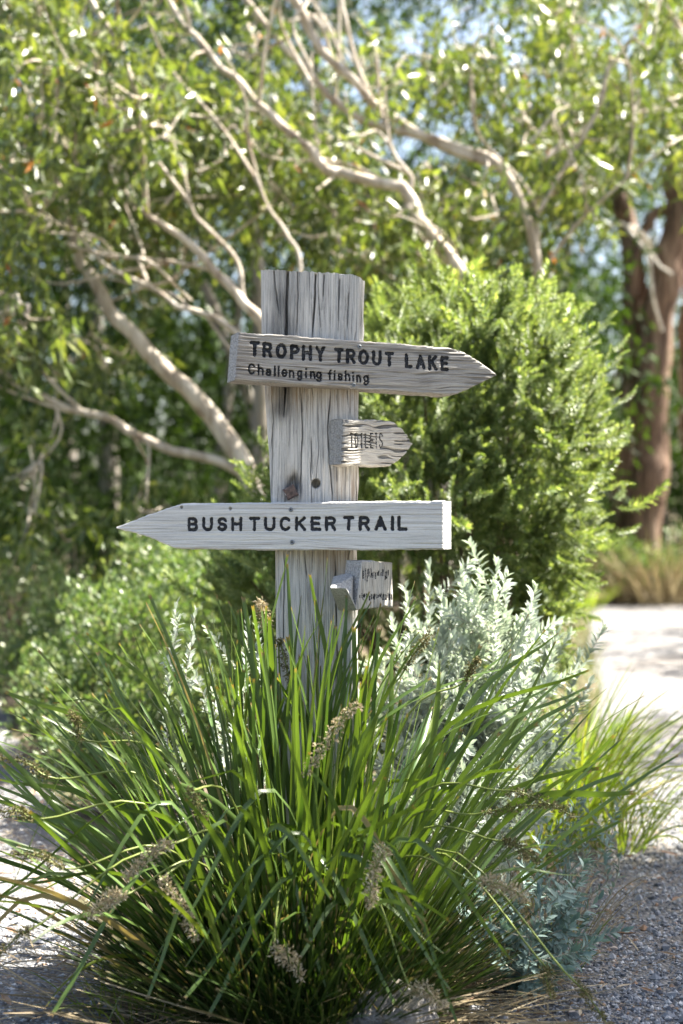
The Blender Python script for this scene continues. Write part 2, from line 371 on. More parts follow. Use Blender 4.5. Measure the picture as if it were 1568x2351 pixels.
# ------------------------------------------------------------------ signpost
def arc(cx, cy, rx, ry, a0, a1, n=12):
    t = np.radians(np.linspace(a0, a1, n)); return [(cx + rx * math.cos(q), cy + ry * math.sin(q)) for q in t]
GL = {   # routed single-stroke letters in a unit box
 'B': [[(0, 0), (0, 1), (.55, 1)] + arc(.55, .76, .40, .24, 90, -90) + [(0, .52)], [(.55, .52)] + arc(.6, .26, .40, .26, 90, -90) + [(0, 0)]],
 'U': [[(0, 1), (0, .36)] + arc(.5, .36, .5, .36, 180, 360) + [(1, 1)]],
 'S': [arc(.5, .75, .46, .25, 15, 180, 10) + arc(.5, .75, .46, .24, 180, 262, 6) + arc(.5, .26, .5, .25, 82, -90, 10) + arc(.5, .26, .5, .26, -90, -165, 6)],
 'H': [[(0, 0), (0, 1)], [(1, 0), (1, 1)], [(0, .52), (1, .52)]],
 'T': [[(0, 1), (1, 1)], [(.5, 1), (.5, 0)]],
 'C': [arc(.52, .5, .52, .5, 42, 318, 22)],
 'K': [[(0, 0), (0, 1)], [(.95, 1), (.02, .42)], [(.3, .6), (1, 0)]],
 'E': [[(.95, 1), (0, 1), (0, 0), (1, 0)], [(0, .53), (.85, .53)]],
 'R': [[(0, 0), (0, 1), (.55, 1)] + arc(.55, .75, .42, .25, 90, -90) + [(0, .5)], [(.55, .5), (1, 0)]],
 'A': [[(0, 0), (.5, 1), (1, 0)], [(.17, .33), (.83, .33)]],
 'I': [[(.5, 0), (.5, 1)]],
 'L': [[(0, 1), (0, 0), (1, 0)]],
 'O': [arc(.5, .5, .5, .5, 0, 360, 30)],
 'P': [[(0, 0), (0, 1), (.55, 1)] + arc(.55, .74, .45, .26, 90, -90) + [(0, .48)]],
 'Y': [[(0, 1), (.5, .47), (1, 1)], [(.5, .47), (.5, 0)]],
 'h': [[(0, 0), (0, 1)], [(0, .4)] + arc(.5, .38, .5, .30, 180, 0) + [(1, 0)]],
 'a': [arc(.5, .7, .45, .3, 150, 0, 8) + [(.95, .7), (.95, 0)], arc(.45, .27, .45, .27, 0, 360, 18)],
 'l': [[(.5, 0), (.5, 1)]],
 'e': [[(0, .5), (1, .52)] + arc(.5, .5, .5, .5, 5, 320, 22)],
 'n': [[(0, 0), (0, 1)], [(0, .6)] + arc(.5, .58, .5, .42, 180, 0) + [(1, 0)]],
 'g': [arc(.46, .68, .46, .32, 0, 360, 20), [(.96, 1), (.96, .28)] + arc(.48, .26, .48, .26, 0, -160, 10)],
 'i': [[(.5, 0), (.5, .64)], [(.5, .96), (.5, .98)]],
 'f': [[(.42, 0), (.42, .75)] + arc(.78, .75, .36, .25, 180, 80, 6), [(0, .6), (.9, .6)]],
 's': [arc(.5, .74, .46, .26, 20, 262, 12) + arc(.5, .26, .48, .25, 82, -165, 12)],
}
def seg_dist(px, py, polys):
    d = np.full(px.shape, 1e9)
    for pl in polys:
        for (ax, ay), (bx, by) in zip(pl[:-1], pl[1:]):
            vx, vy = bx - ax, by - ay; L2 = vx * vx + vy * vy + 1e-12
            t = np.clip(((px - ax) * vx + (py - ay) * vy) / L2, 0, 1)
            d = np.minimum(d, np.hypot(px - ax - t * vx, py - ay - t * vy))
    return d

class Plane:
    """the upright front plane of a board, turned by th about the vertical"""
    def __init__(s, th, x0, D0):
        th = math.radians(th); s.o = np.array([x0, D0, 0.0])
        s.e = np.array([math.cos(th), math.sin(th), 0.0]); s.nn = np.array([math.sin(th), -math.cos(th), 0.0])
    def st(s, px, py):
        r = at(px, py, 1.0) - np.array([0, 0, CAM_H]); c = np.array([0, 0, CAM_H])
        k = np.dot(s.o - c, s.nn) / np.dot(r, s.nn); p = c + k * r
        return np.array([np.dot(p - s.o, s.e), p[2]])
    def w(s, S, T, h): return s.o + np.asarray(S)[..., None] * s.e + np.asarray(T)[..., None] * np.array([0, 0, 1.0]) + np.asarray(h)[..., None] * s.nn

SIGN_LOC = (-.07, 3.85, 0.0)
sign = thing('signpost', 'weathered grey timber signpost with four routed boards rising out of strappy grass', 'signpost', SIGN_LOC)

def board(label, pl, top, bot, thick, cell, hfun, letters, mat, paint, end_mats, pits=(), depth=.005, stainf=None, ragged=.0012, seed=0, break_up=0.0):
    """top, bot: outline polylines in photograph pixels from the left end to the right end"""
    A = np.array([pl.st(*p) for p in top]); B = np.array([pl.st(*p) for p in bot])
    length = max(A[-1, 0], B[-1, 0]) - min(A[0, 0], B[0, 0]); height = np.max(A[:, 1]) - np.min(B[:, 1])
    na, nb = int(length / cell), int(height / cell * .9)
    a = np.linspace(0, 1, na); b = np.linspace(0, 1, nb)
    fa = (A[:, 0] - A[0, 0]) / (A[-1, 0] - A[0, 0]); fb = (B[:, 0] - B[0, 0]) / (B[-1, 0] - B[0, 0])
    T0 = np.stack([np.interp(a, fa, A[:, 0]), np.interp(a, fa, A[:, 1])], 1)
    B0 = np.stack([np.interp(a, fb, B[:, 0]), np.interp(a, fb, B[:, 1])], 1)
    rg = (vn(a * length / .006, a * 0 + 3, seed) - .5) * 2 * ragged + (vn(a * length / .03, a * 0 + 8, seed) - .5) * 2 * ragged
    T0[:, 1] += rg; B0[:, 1] -= rg[::-1]
    ST = B0[:, None, :] * (1 - b[None, :, None]) + T0[:, None, :] * b[None, :, None]
    S, T = ST[..., 0], ST[..., 1]
    h, gu, gv, stain, ochre = hfun(S, T, length, height)
    # worn arrises
    edge = np.minimum(np.minimum(S - S[:1], S[-1:] - S) if True else 0, np.minimum(T - T[:, :1], T[:, -1:] - T))
    er = np.clip(edge / .004, 0, 1); h = h - .003 * (1 - er) ** 2
    for (px, py, r, dp) in pits:
        c = pl.st(px, py); h = h - dp * sstep(r * 1.25, r * .75, np.hypot(S - c[0], T - c[1]))
    owner = np.full(S.shape, -1)
    for k, (ch, x0, x1, y0, y1, r) in enumerate(letters):
        p00 = pl.st(x0, y1); p11 = pl.st(x1, y0)
        wx, wy = max(p11[0] - p00[0] - 2 * r, 1e-4), p11[1] - p00[1] - 2 * r
        polys = [[(p00[0] + r + q[0] * wx, p00[1] + r + q[1] * wy) for q in s] for s in GL[ch]]
        m = (S > p00[0] - .01) & (S < p11[0] + .01) & (T > p00[1] - .01) & (T < p11[1] + .01)
        sx = S[m]; ty = T[m]
        d = seg_dist(sx, ty, polys) + (vn(sx / .004, ty / .004, seed + 5) - .5) * r * .32
        if break_up:
            d = d + break_up * r * sstep(.42, .7, vn(sx / .02, ty / .0045 + 3 * vn(sx / .03, ty / .03, 2), seed + 8)) + break_up * .6 * r * sstep(.5, .75, vn(sx / .006, ty / .02, seed + 9))
        hh = h[m]; hh = hh - depth * sstep(r * 1.06, r * .62, d); h[m] = hh
        oo = owner[m]; oo[d < r] = k; owner[m] = oo
    P = pl.w(S, T, h)
    back = pl.w(S, T, np.full(S.shape, -thick))
    root = None
    idx = (np.arange(na - 1)[:, None] * nb + np.arange(nb - 1)[None, :])
    F = np.stack([idx, idx + nb, idx + nb + 1, idx + 1], -1)
    fo = np.minimum.reduce([owner[:-1, :-1], owner[1:, :-1], owner[1:, 1:], owner[:-1, 1:]])
    flat = lambda x: np.broadcast_to(x, S.shape).ravel()
    def compact(sel):
        f = F[sel].reshape(-1, 4); u, inv = np.unique(f, return_inverse=True)
        return u, inv.reshape(-1, 4)
    mb = MB(); u, f = compact(fo < 0)
    at_ = dict(gu=flat(gu), gv=flat(gv), stain=flat(stain), ochre=flat(ochre))
    mb.add(P.reshape(-1, 3)[u], f, **{k: x[u] for k, x in at_.items()})
    # top and bottom edges, with the grain running along them
    for j, sg in ((nb - 1, 1), (0, -1)):
        rows = 6; q = np.linspace(0, 1, rows)[:, None, None]
        R = P[:, j][None] * (1 - q) + back[:, j][None] * q
        R[1:-1, :, 2] += (vn(np.arange(na)[None] * cell / .02, np.arange(1, rows - 1)[:, None] * 1.7, seed + 3)[..., None] * .0016 * sg)[..., 0]
        i2 = (np.arange(rows - 1)[:, None] * na + np.arange(na - 1)[None, :]).ravel()
        f2 = np.stack([i2, i2 + 1, i2 + na + 1, i2 + na], 1)
        if sg < 0: f2 = f2[:, ::-1]
        mb.add(R.reshape(-1, 3), f2, gu=np.repeat(np.linspace(0, thick, rows), na) + height, gv=np.tile(gv[:, j] if np.ndim(gv) == 2 else gv, rows), stain=.0, ochre=(.45 if sg < 0 else .1))
    # back
    kb = [0, na // 4, na // 2, 3 * na // 4, na - 1]
    bb = np.concatenate([back[kb, 0], back[kb, nb - 1]])
    mb.add(bb, np.array([[i, i + 5, i + 6, i + 1] for i in range(4)]), gu=0, gv=0, stain=0, ochre=0)
    o = mb.build('sign_board', mat, sign, smooth=True)
    if label: o['label'] = label
    # sawn ends are end grain
    for i, has in ((0, end_mats[0]), (na - 1, end_mats[1])):
        if not has: continue
        rows = max(8, int(thick / .0025)); q = np.linspace(0, 1, rows)[:, None, None]
        R = P[i][None] * (1 - q) + back[i][None] * q
        sgn = -1 if i == 0 else 1
        R[1:-1] += pl.e * ((vn(np.arange(1, rows - 1)[:, None] * .9, np.arange(nb)[None] * .12, seed + 21) - .5)[..., None] * .0035 * 1.0)
        i2 = (np.arange(rows - 1)[:, None] * nb + np.arange(nb - 1)[None, :]).ravel()
        f2 = np.stack([i2, i2 + 1, i2 + nb + 1, i2 + nb], 1)
        if sgn > 0: f2 = f2[:, ::-1]
        e = MB().add(R.reshape(-1, 3), f2).build('end_grain', M['end'], o, smooth=True)
    for k in range(len(letters)):
        sel = fo == k
        if sel.sum() < 4: continue
        u, f = compact(sel)
        MB().add(P.reshape(-1, 3)[u], f).build('letter', paint, o, smooth=True)
    return o, pl

def screw(board_o, pl, px, py, lift, r=.0055):
    c = pl.st(px, py); mb = MB(); n = 14; a = np.linspace(0, 6.283, n, endpoint=False)
    rings = []
    for rr, hh in ((1.0, 0.0), (1.0, .0012), (.75, .0022), (.42, .0018)):
        rings.append(pl.w(c[0] + r * rr * np.cos(a), c[1] + r * rr * np.sin(a), np.full(n, lift + hh)))
    V = np.vstack(rings); F = []
    for k in range(3):
        for q in range(n): F.append([k * n + q, k * n + (q + 1) % n, (k + 1) * n + (q + 1) % n, (k + 1) * n + q])
    mb.add(V, np.array(F)); o = mb.build('screw', M['screw'], board_o)
    mb = MB(); V = np.vstack([pl.w(c[0] + r * .42 * np.cos(a), c[1] + r * .42 * np.sin(a), np.full(n, lift + .0016)), pl.w(np.array([c[0]]), np.array([c[1]]), np.array([lift + .0002]))])
    # the recess shares the screw's place
    for q in range(n): mb.add(V[[q, (q + 1) % n, n]], np.array([[0, 1, 2]]))
    mb.build('screw_recess', M['screw_slot'], board_o)

# --- the post
def post():
    zs = np.concatenate([np.linspace(0, .62, 26)[:-1], np.linspace(.62, 1.838, 400)])
    def zpx(py): return CAM_H - (py - CY) / FPX * 3.75
    def xpx(px): return (px - CX) / FPX * 3.75
    lz = [zpx(y) for y in (2300, 1580, 1420, 1270, 1150, 1060, 970, 890, 760, 622)]; lx = [xpx(x) for x in (640, 636, 632, 630, 622, 618, 612, 608, 600, 597)]
    rz = [zpx(y) for y in (2300, 1580, 1400, 1270, 1150, 1100, 1000, 905, 830, 765, 640)]; rx = [xpx(x) for x in (824, 822, 822, 820, 822, 824, 823, 824, 829, 835, 837)]
    L = np.interp(zs, lz, lx); R = np.interp(zs, rz, rx)
    L = L + (vn(zs / .05, zs * 0 + 2, 31) - .5) * .003; R = R + (vn(zs / .04, zs * 0 + 5, 31) - .5) * .003
    nf = 220; dep = .20
    fr = np.linspace(0, 1, nf)
    Wd = (R - L)[:, None]; e = np.minimum(fr, 1 - fr)[None] * Wd
    rc = .022; dfront = np.where(e < rc, rc - np.sqrt(np.maximum(rc * rc - (rc - np.minimum(e, rc)) ** 2, 0)), 0)
    X = L[:, None] + fr[None] * Wd; Z = np.broadcast_to(zs[:, None], X.shape)
    # relief along the grain
    xw = X + .006 * (vn(Z / .35, X / .1, 41) - .5) + .002 * (vn(Z / .08, X / .03, 42) - .5)
    h = -.0016 * (vn(xw / .0027, Z / .16, 43)) - .0018 * sstep(.5, .85, vn(xw / .007, Z / .34, 44)) + .002 * (vn(xw / .03, Z / .5, 45) - .5)
    stain = .5 * sstep(.66, .90, vn(xw / .0030, Z / .11, 46)) * sstep(.25, .6, vn(xw / .04, Z / .22, 47)) + .4 * sstep(.78, .92, vn(xw / .0045, Z / .24, 147)) + .3 * sstep(.62, .85, vn(xw / .0026, Z / .09, 150)) + .4 * sstep(.74, .9, vn(xw / .004, Z / .03, 148)) * sstep(.45, .7, vn(xw / .05, Z / .12, 149))
    rg = np.random.RandomState(5)
    cr = [([(725, 625), (722, 700), (716, 775)], .0022, .02), ([(661, 622), (658, 700), (657, 800), (655, 900), (652, 960)], .0030, .024),
          ([(604 + 25, 622), (632, 660), (640, 720)], .0016, .010), ([(690, 880), (694, 1000), (690, 1100), (688, 1160)], .0013, .009),
          ([(760, 890), (752, 980), (757, 1060), (764, 1160)], .0014, .010), ([(714, 1000), (717, 1090)], .0012, .008), ([(800, 660), (797, 760)], .0012, .008),
          ([(655, 1270), (652, 1350), (650, 1500)], .0013, .008), ([(770, 1270), (772, 1400), (775, 1600)], .0015, .011), ([(700, 1270), (705, 1330)], .001, .007),
          ([(744, 625), (741, 690)], .0012, .009), ([(683, 622), (684, 680), (680, 780)], .0013, .009), ([(780, 632), (776, 760)], .0011, .007)]
    for _ in range(15):
        x0 = rg.uniform(600, 825); y0 = rg.uniform(620, 1350); ln = rg.uniform(50, 220)
        cr.append(([(x0, y0), (x0 + rg.uniform(-5, 5), y0 + ln * .5), (x0 + rg.uniform(-8, 8), y0 + ln)], rg.uniform(.0006, .0011), rg.uniform(.003, .006)))
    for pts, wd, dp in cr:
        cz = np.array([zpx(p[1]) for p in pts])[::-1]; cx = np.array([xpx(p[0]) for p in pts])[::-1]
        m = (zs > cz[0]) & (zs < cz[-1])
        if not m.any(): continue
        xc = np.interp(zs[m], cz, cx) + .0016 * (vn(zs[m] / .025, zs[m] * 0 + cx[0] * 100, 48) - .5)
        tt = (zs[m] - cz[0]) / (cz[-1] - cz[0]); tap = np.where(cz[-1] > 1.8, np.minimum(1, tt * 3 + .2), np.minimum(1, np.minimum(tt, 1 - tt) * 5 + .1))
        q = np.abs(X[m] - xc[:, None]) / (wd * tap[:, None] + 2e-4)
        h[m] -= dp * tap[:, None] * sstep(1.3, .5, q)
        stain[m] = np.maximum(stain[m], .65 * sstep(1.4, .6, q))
    # dark weather stain left of centre, brown weathering below the boards
    zc = Z
    sx = xpx(650) + .008 * (vn(Z / .12, Z * 0, 49) - .5)
    stain = np.maximum(stain, 1.4 * np.exp(-((X - sx) / (.016 + .026 * vn(Z / .06, X * 0, 50))) ** 2) * sstep(zpx(985), zpx(930), Z) * (1 - .55 * sstep(zpx(720), zpx(640), Z)))
    ochre = .75 * sstep(zpx(1010), zpx(900), Z) * sstep(zpx(870), zpx(895), Z) * 0 + 1.0 * np.exp(-((Z - zpx(905)) / .05) ** 2) * (.4 + .6 * vn(X / .02, Z / .2, 52))
    ochre = np.maximum(ochre, .85 * sstep(xpx(756), xpx(772), X) * sstep(zpx(1170), zpx(1140), Z) * sstep(zpx(1065), zpx(1085), Z) * (.5 + .5 * vn(X / .008, Z / .05, 53)))
    ochre = np.maximum(ochre, .75 * sstep(xpx(660), xpx(760), X + .02 * (vn(X / .02, Z / .1, 54) - .5)) * np.exp(-((Z - zpx(1285)) / .06) ** 2))
    ochre = np.maximum(ochre, .6 * sstep(zpx(1400), zpx(1550), Z) * vn(X / .015, Z / .2, 55))
    # the bolt's rotten hollow and the drilled hole
    bx, bz = xpx(672), zpx(1112)
    hol = np.exp(-(((X - bx + .1 * (Z - bz)) / .017) ** 2 + ((Z - bz) / .030) ** 2)) * (.6 + .8 * vn(X / .006, Z / .02, 56))
    h -= .026 * np.clip(hol, 0, 1); stain = np.maximum(stain, np.clip(hol * 1.6, 0, .95))
    rr = np.hypot(X - xpx(725), Z - zpx(1110)); h -= .045 * sstep(.0128, .0105, rr)
    for (px, py, r) in ((645, 700, .012), (640, 690, .008)):
        pass
    Y = 3.75 + dfront - h
    # ragged top
    topj = .0035 * (vn(fr * 30, fr * 0, 57) - .5) + .003 * (vn(fr * 90, fr * 0 + 3, 57) - .5) - .016 * fr ** 1.6 - .012 * sstep(.93, 1, fr)
    Zv = Z.copy(); fade = sstep(1.70, 1.838, zs)[:, None]; Zv += topj[None] * fade
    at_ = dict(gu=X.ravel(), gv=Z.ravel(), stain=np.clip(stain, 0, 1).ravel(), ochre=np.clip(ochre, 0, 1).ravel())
    nz = len(zs); mb = MB()
    idx = (np.arange(nz - 1)[:, None] * nf + np.arange(nf - 1)[None, :]).ravel()
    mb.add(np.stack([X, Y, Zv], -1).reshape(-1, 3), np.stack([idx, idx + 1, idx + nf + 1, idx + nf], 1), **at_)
    # the other three sides
    ring = []
    for t in np.linspace(0, 1, 16): ring.append((1.0, rc + t * (dep - rc), (1, 0)))
    for t in np.linspace(0, 1, 10)[1:-1]: ring.append((1 - t, dep, (0, 1)))
    for t in np.linspace(1, 0, 16): ring.append((0.0, rc + t * (dep - rc), (-1, 0)))
    ks = np.arange(0, nz, 3); ks = np.append(ks, nz - 1) if ks[-1] != nz - 1 else ks
    fx = np.array([r[0] for r in ring]); fd = np.array([r[1] for r in ring]); nxn = np.array([r[2] for r in ring], float)
    X2 = L[ks][:, None] + fx[None] * Wd[ks]; Y2 = np.broadcast_to(3.75 + fd[None], X2.shape).copy()
    hh = -.003 * vn(np.arange(len(ring))[None] * 1.0, zs[ks][:, None] / .2, 58) ; hh[:, 0] = 0; hh[:, -1] = 0
    X2 = X2 + hh * nxn[None, :, 0]; Y2 = Y2 + hh * nxn[None, :, 1]
    X2[:, 0] = X[ks, -1]; Y2[:, 0] = Y[ks, -1]; X2[:, -1] = X[ks, 0]; Y2[:, -1] = Y[ks, 0]
    tj = np.interp(fx, fr, topj)
    Z2 = zs[ks][:, None] + tj[None] * fade[ks]
    nr = len(ring); idx = (np.arange(len(ks) - 1)[:, None] * nr + np.arange(nr - 1)[None, :]).ravel()
    mb.add(np.stack([X2, Y2, Z2], -1).reshape(-1, 3), np.stack([idx, idx + 1, idx + nr + 1, idx + nr], 1), gu=(Y2 + X2).ravel(), gv=Z2.ravel(), stain=0, ochre=.1)
    # top end grain
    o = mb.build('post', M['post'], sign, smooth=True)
    ringt = np.vstack([np.stack([X[-1], Y[-1], Zv[-1]], 1)[::4], np.stack([X2[-1], Y2[-1], Z2[-1]], 1)[1:-1]])
    c = ringt.mean(0); nR = len(ringt); inner = c + (ringt - c) * .55; inner[:, 2] = c[2] + .004 * (np.random.RandomState(3).rand(nR) - .3)
    V = np.vstack([ringt, inner, c[None] + [[0, 0, .002]]])
    F4 = np.array([[q, (q + 1) % nR, nR + (q + 1) % nR, nR + q] for q in range(nR)]); F3 = np.array([[nR + q, nR + (q + 1) % nR, 2 * nR] for q in range(nR)])
    m2 = MB(); m2.v = [V]; m2.f = [F4, F3]; m2.n = len(V)
    m2.build('post_top', M['end'], o)
    # square-headed bolt, tilted
    c = at(667, 1130, 3.735); s = .0185; a = math.radians(28)
    mb = MB()
    def sq(sz, d, rot=a): return np.array([[c[0] + sz * math.cos(rot + k * math.pi / 2 + .78) * 1.2, c[1] + d - .18 * sz * math.sin(rot + k * math.pi / 2 + .78), c[2] + sz * math.sin(rot + k * math.pi / 2 + .78) * 1.2] for k in range(4)])
    rings = [sq(s, .03), sq(s, -.004), sq(s * .82, -.010), sq(s * .3, -.0115)]
    V = np.vstack(rings); F = [[k * 4 + q, k * 4 + (q + 1) % 4, k * 4 + 4 + (q + 1) % 4, k * 4 + 4 + q] for k in range(3) for q in range(4)] + [[12, 13, 14, 15]]
    b = mb.add(V, np.array(F)).build('bolt', M['rust'], o)
    b['label'] = 'rusty square bolt head in a rotten hollow of the post'
    return o
post()

# --- boards
def h_trophy(S, T, length, height):
    q = T + .012 * (vn(S / .22, T / .06, 61) - .5) + .004 * (vn(S / .05, T / .03, 62) - .5) + .025 * S * 0
    h = -.0022 * sstep(.35, .9, vn(S / .15, q / .0028, 63)) - .0026 * sstep(.62, .85, vn(S / .08, q / .0042, 64)) - .0012 * vn(S / .04, q / .0014, 65) + .0012 * vn(S / .15, q / .02, 66)
    stain = .45 * sstep(.64, .88, vn(S / .12, q / .0026, 67)) * sstep(.25, .55, vn(S / .2, q / .03, 68)) + .5 * sstep(.62, .85, vn(S / .08, q / .0042, 64))
    ochre = .18 * vn(S / .08, T / .02, 69) + .25 * sstep(.15, -.05, S + .2)
    return h, q, S, stain, np.clip(ochre, 0, 1)
def h_bush(S, T, length, height):
    c = np.array([-.02, 1.135])
    r2 = ((S - KN[0]) / .05) ** 2 + ((T - KN[1]) / .022) ** 2
    q = T + .010 * (vn(S / .25, T / .07, 71) - .5) + .0016 * (vn(S / .05, T / .03, 72) - .5) + .010 * np.exp(-r2) * np.sign(T - KN[1] + 1e-6) * .6 + .004 * np.exp(-r2) * (vn(S / .015, T / .01, 73) - .5)
    h = -.0011 * sstep(.4, .9, vn(S / .16, q / .0030, 74)) - .0006 * vn(S / .05, q / .0016, 75) - .004 * sstep(.80, .93, vn(S / .16, q / .005, 76)) * sstep(KN[1] + .01, KN[1] - .02, T)
    stain = .65 * sstep(.74, .92, vn(S / .14, q / .0042, 77)) * sstep(KN[1] + .005, KN[1] - .03, T) * sstep(KN[0] - .1, KN[0] + .25, S)
    ochre = .8 * sstep(.82, .93, vn(S / .06, q / .004, 78)) * sstep(KN[1] + .0, KN[1] - .02, T) + .12 * vn(S / .1, T / .03, 79)
    return h, q, S, stain, np.clip(ochre, 0, 1)
def h_toilet(S, T, length, height):
    q = T + .007 * (vn(S / .035, T / .05, 81) - .5) + .002 * (vn(S / .02, T / .02, 82) - .5)
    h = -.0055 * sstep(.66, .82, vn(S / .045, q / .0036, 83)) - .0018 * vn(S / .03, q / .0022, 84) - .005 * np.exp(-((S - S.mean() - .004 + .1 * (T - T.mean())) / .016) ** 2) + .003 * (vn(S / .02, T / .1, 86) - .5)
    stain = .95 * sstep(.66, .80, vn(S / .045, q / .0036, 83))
    return h, q, S, stain, .25 * vn(S / .03, T / .03, 85)

def zl(src_items, ox, oy, sc_, r, ):
    """letter boxes measured in enlarged crops -> photograph pixels"""
    out = []
    for ch, x0, x1, y0, y1 in src_items:
        f = .9602
        out.append((ch, (ox + x0 / sc_) * f, (ox + x1 / sc_) * f, (oy + y0 / sc_) * f, (oy + y1 / sc_) * f, r))
    return out
R1, R2, R3 = .0052, .0030, .0050
TL = zl([('T', 300, 400, 215, 362), ('R', 420, 520, 226, 375), ('O', 545, 655, 236, 382), ('P', 680, 775, 248, 392), ('H', 790, 893, 253, 404), ('Y', 918, 1015, 262, 410),
         ('T', 1093, 1190, 280, 424), ('R', 1203, 1300, 288, 432), ('O', 1318, 1425, 296, 442)], 520, 760, 3.92, R1) + \
     zl([('U', 128, 236, 336, 500), ('T', 262, 362, 352, 508), ('L', 470, 555, 368, 525), ('A', 585, 690, 378, 538), ('K', 712, 815, 386, 549), ('E', 840, 934, 398, 555)], 860, 760, 4.3556, R1) + \
     zl([('C', 285, 360, 426, 532), ('h', 376, 437, 433, 540), ('a', 448, 510, 474, 546), ('l', 528, 550, 445, 550), ('l', 563, 586, 447, 553), ('e', 600, 661, 478, 556), ('n', 670, 726, 486, 562),
         ('g', 746, 802, 489, 590), ('i', 822, 846, 466, 568), ('n', 870, 924, 495, 574), ('g', 926, 986, 500, 602), ('f', 1036, 1080, 482, 584), ('i', 1090, 1112, 487, 586), ('s', 1126, 1181, 516, 591),
         ('h', 1194, 1249, 491, 596), ('i', 1264, 1286, 502, 601), ('n', 1300, 1350, 530, 607), ('g', 1367, 1426, 533, 634)], 520, 760, 3.92, R2)
BL = zl([('B', 668, 760, 200, 325), ('U', 792, 888, 199, 325), ('S', 920, 1009, 199, 325), ('H', 1038, 1137, 197, 325), ('T', 1190, 1288, 197, 325), ('U', 1318, 1421, 197, 325)], 260, 1180, 3.5636, R3) + \
     zl([('C', 25, 128, 194, 324), ('K', 157, 257, 193, 323), ('E', 288, 385, 194, 322), ('R', 412, 513, 193, 323), ('T', 566, 668, 190, 322), ('R', 699, 801, 190, 322), ('A', 833, 943, 188, 322),
         ('I', 974, 1002, 187, 322), ('L', 1030, 1120, 187, 320)], 660, 1180, 3.5636, R3)
WL = zl([(ch, 480 + 76 * k + (18 if ch == 'I' else 0), 480 + 76 * k + 60 - (14 if ch == 'I' else 0), 340, 580) for k, ch in enumerate('TOILETS')], 760, 980, 6.272, .0023)

pt = Plane(18, -.08, 3.68)
bt, _ = board('ridged arrow board pointing right, reading TROPHY TROUT LAKE, Challenging fishing', pt,
      [(549, 762), (700, 773), (900, 788), (1030, 799), (1062, 806), (1100, 830), (1141, 859)], [(540, 873), (700, 883), (900, 897), (1020, 905), (1046, 905), (1100, 882), (1141, 861.5)],
      .088, .00105, h_trophy, TL, M['board_ridged'], M['paint'], (True, False), depth=.0055, seed=101)
screw(bt, pt, 825, 796, .0005); screw(bt, pt, 812, 884, .0005)
pb = Plane(-18, -.08, 3.685); KN = pb.st(692, 1238)
bb_, _ = board('smooth pale arrow board pointing left, reading BUSH TUCKER TRAIL', pb,
      [(266, 1210), (345, 1180), (416, 1156.5), (600, 1155), (850, 1152), (1017, 1150)], [(266, 1213), (340, 1233), (400, 1258), (418, 1260), (600, 1263), (850, 1263), (1017, 1262)],
      .088, .00105, h_bush, BL, M['board_pale'], M['paint'], (False, True), pits=((416, 1165, .004, .012), (528, 1168, .0042, .012)), depth=.0045, seed=131, ragged=.0008)
screw(bb_, pb, 668, 1170, .0006, .0062); screw(bb_, pb, 671, 1245, .0006, .0062)
pw = Plane(33, .002, 3.69)
bw, _ = board('short cracked block pointing right with faded letters reading TOILETS', pw,
      [(790, 963), (830, 964), (870, 966), (905, 967.5), (925, 985), (949, 1016)], [(787, 1067), (830, 1069), (870, 1069), (899, 1068), (928, 1048), (949, 1019)],
      .066, .0008, h_toilet, WL, M['board_block'], M['paint'], (True, False), depth=.004, seed=151, ragged=.0022, break_up=.08)

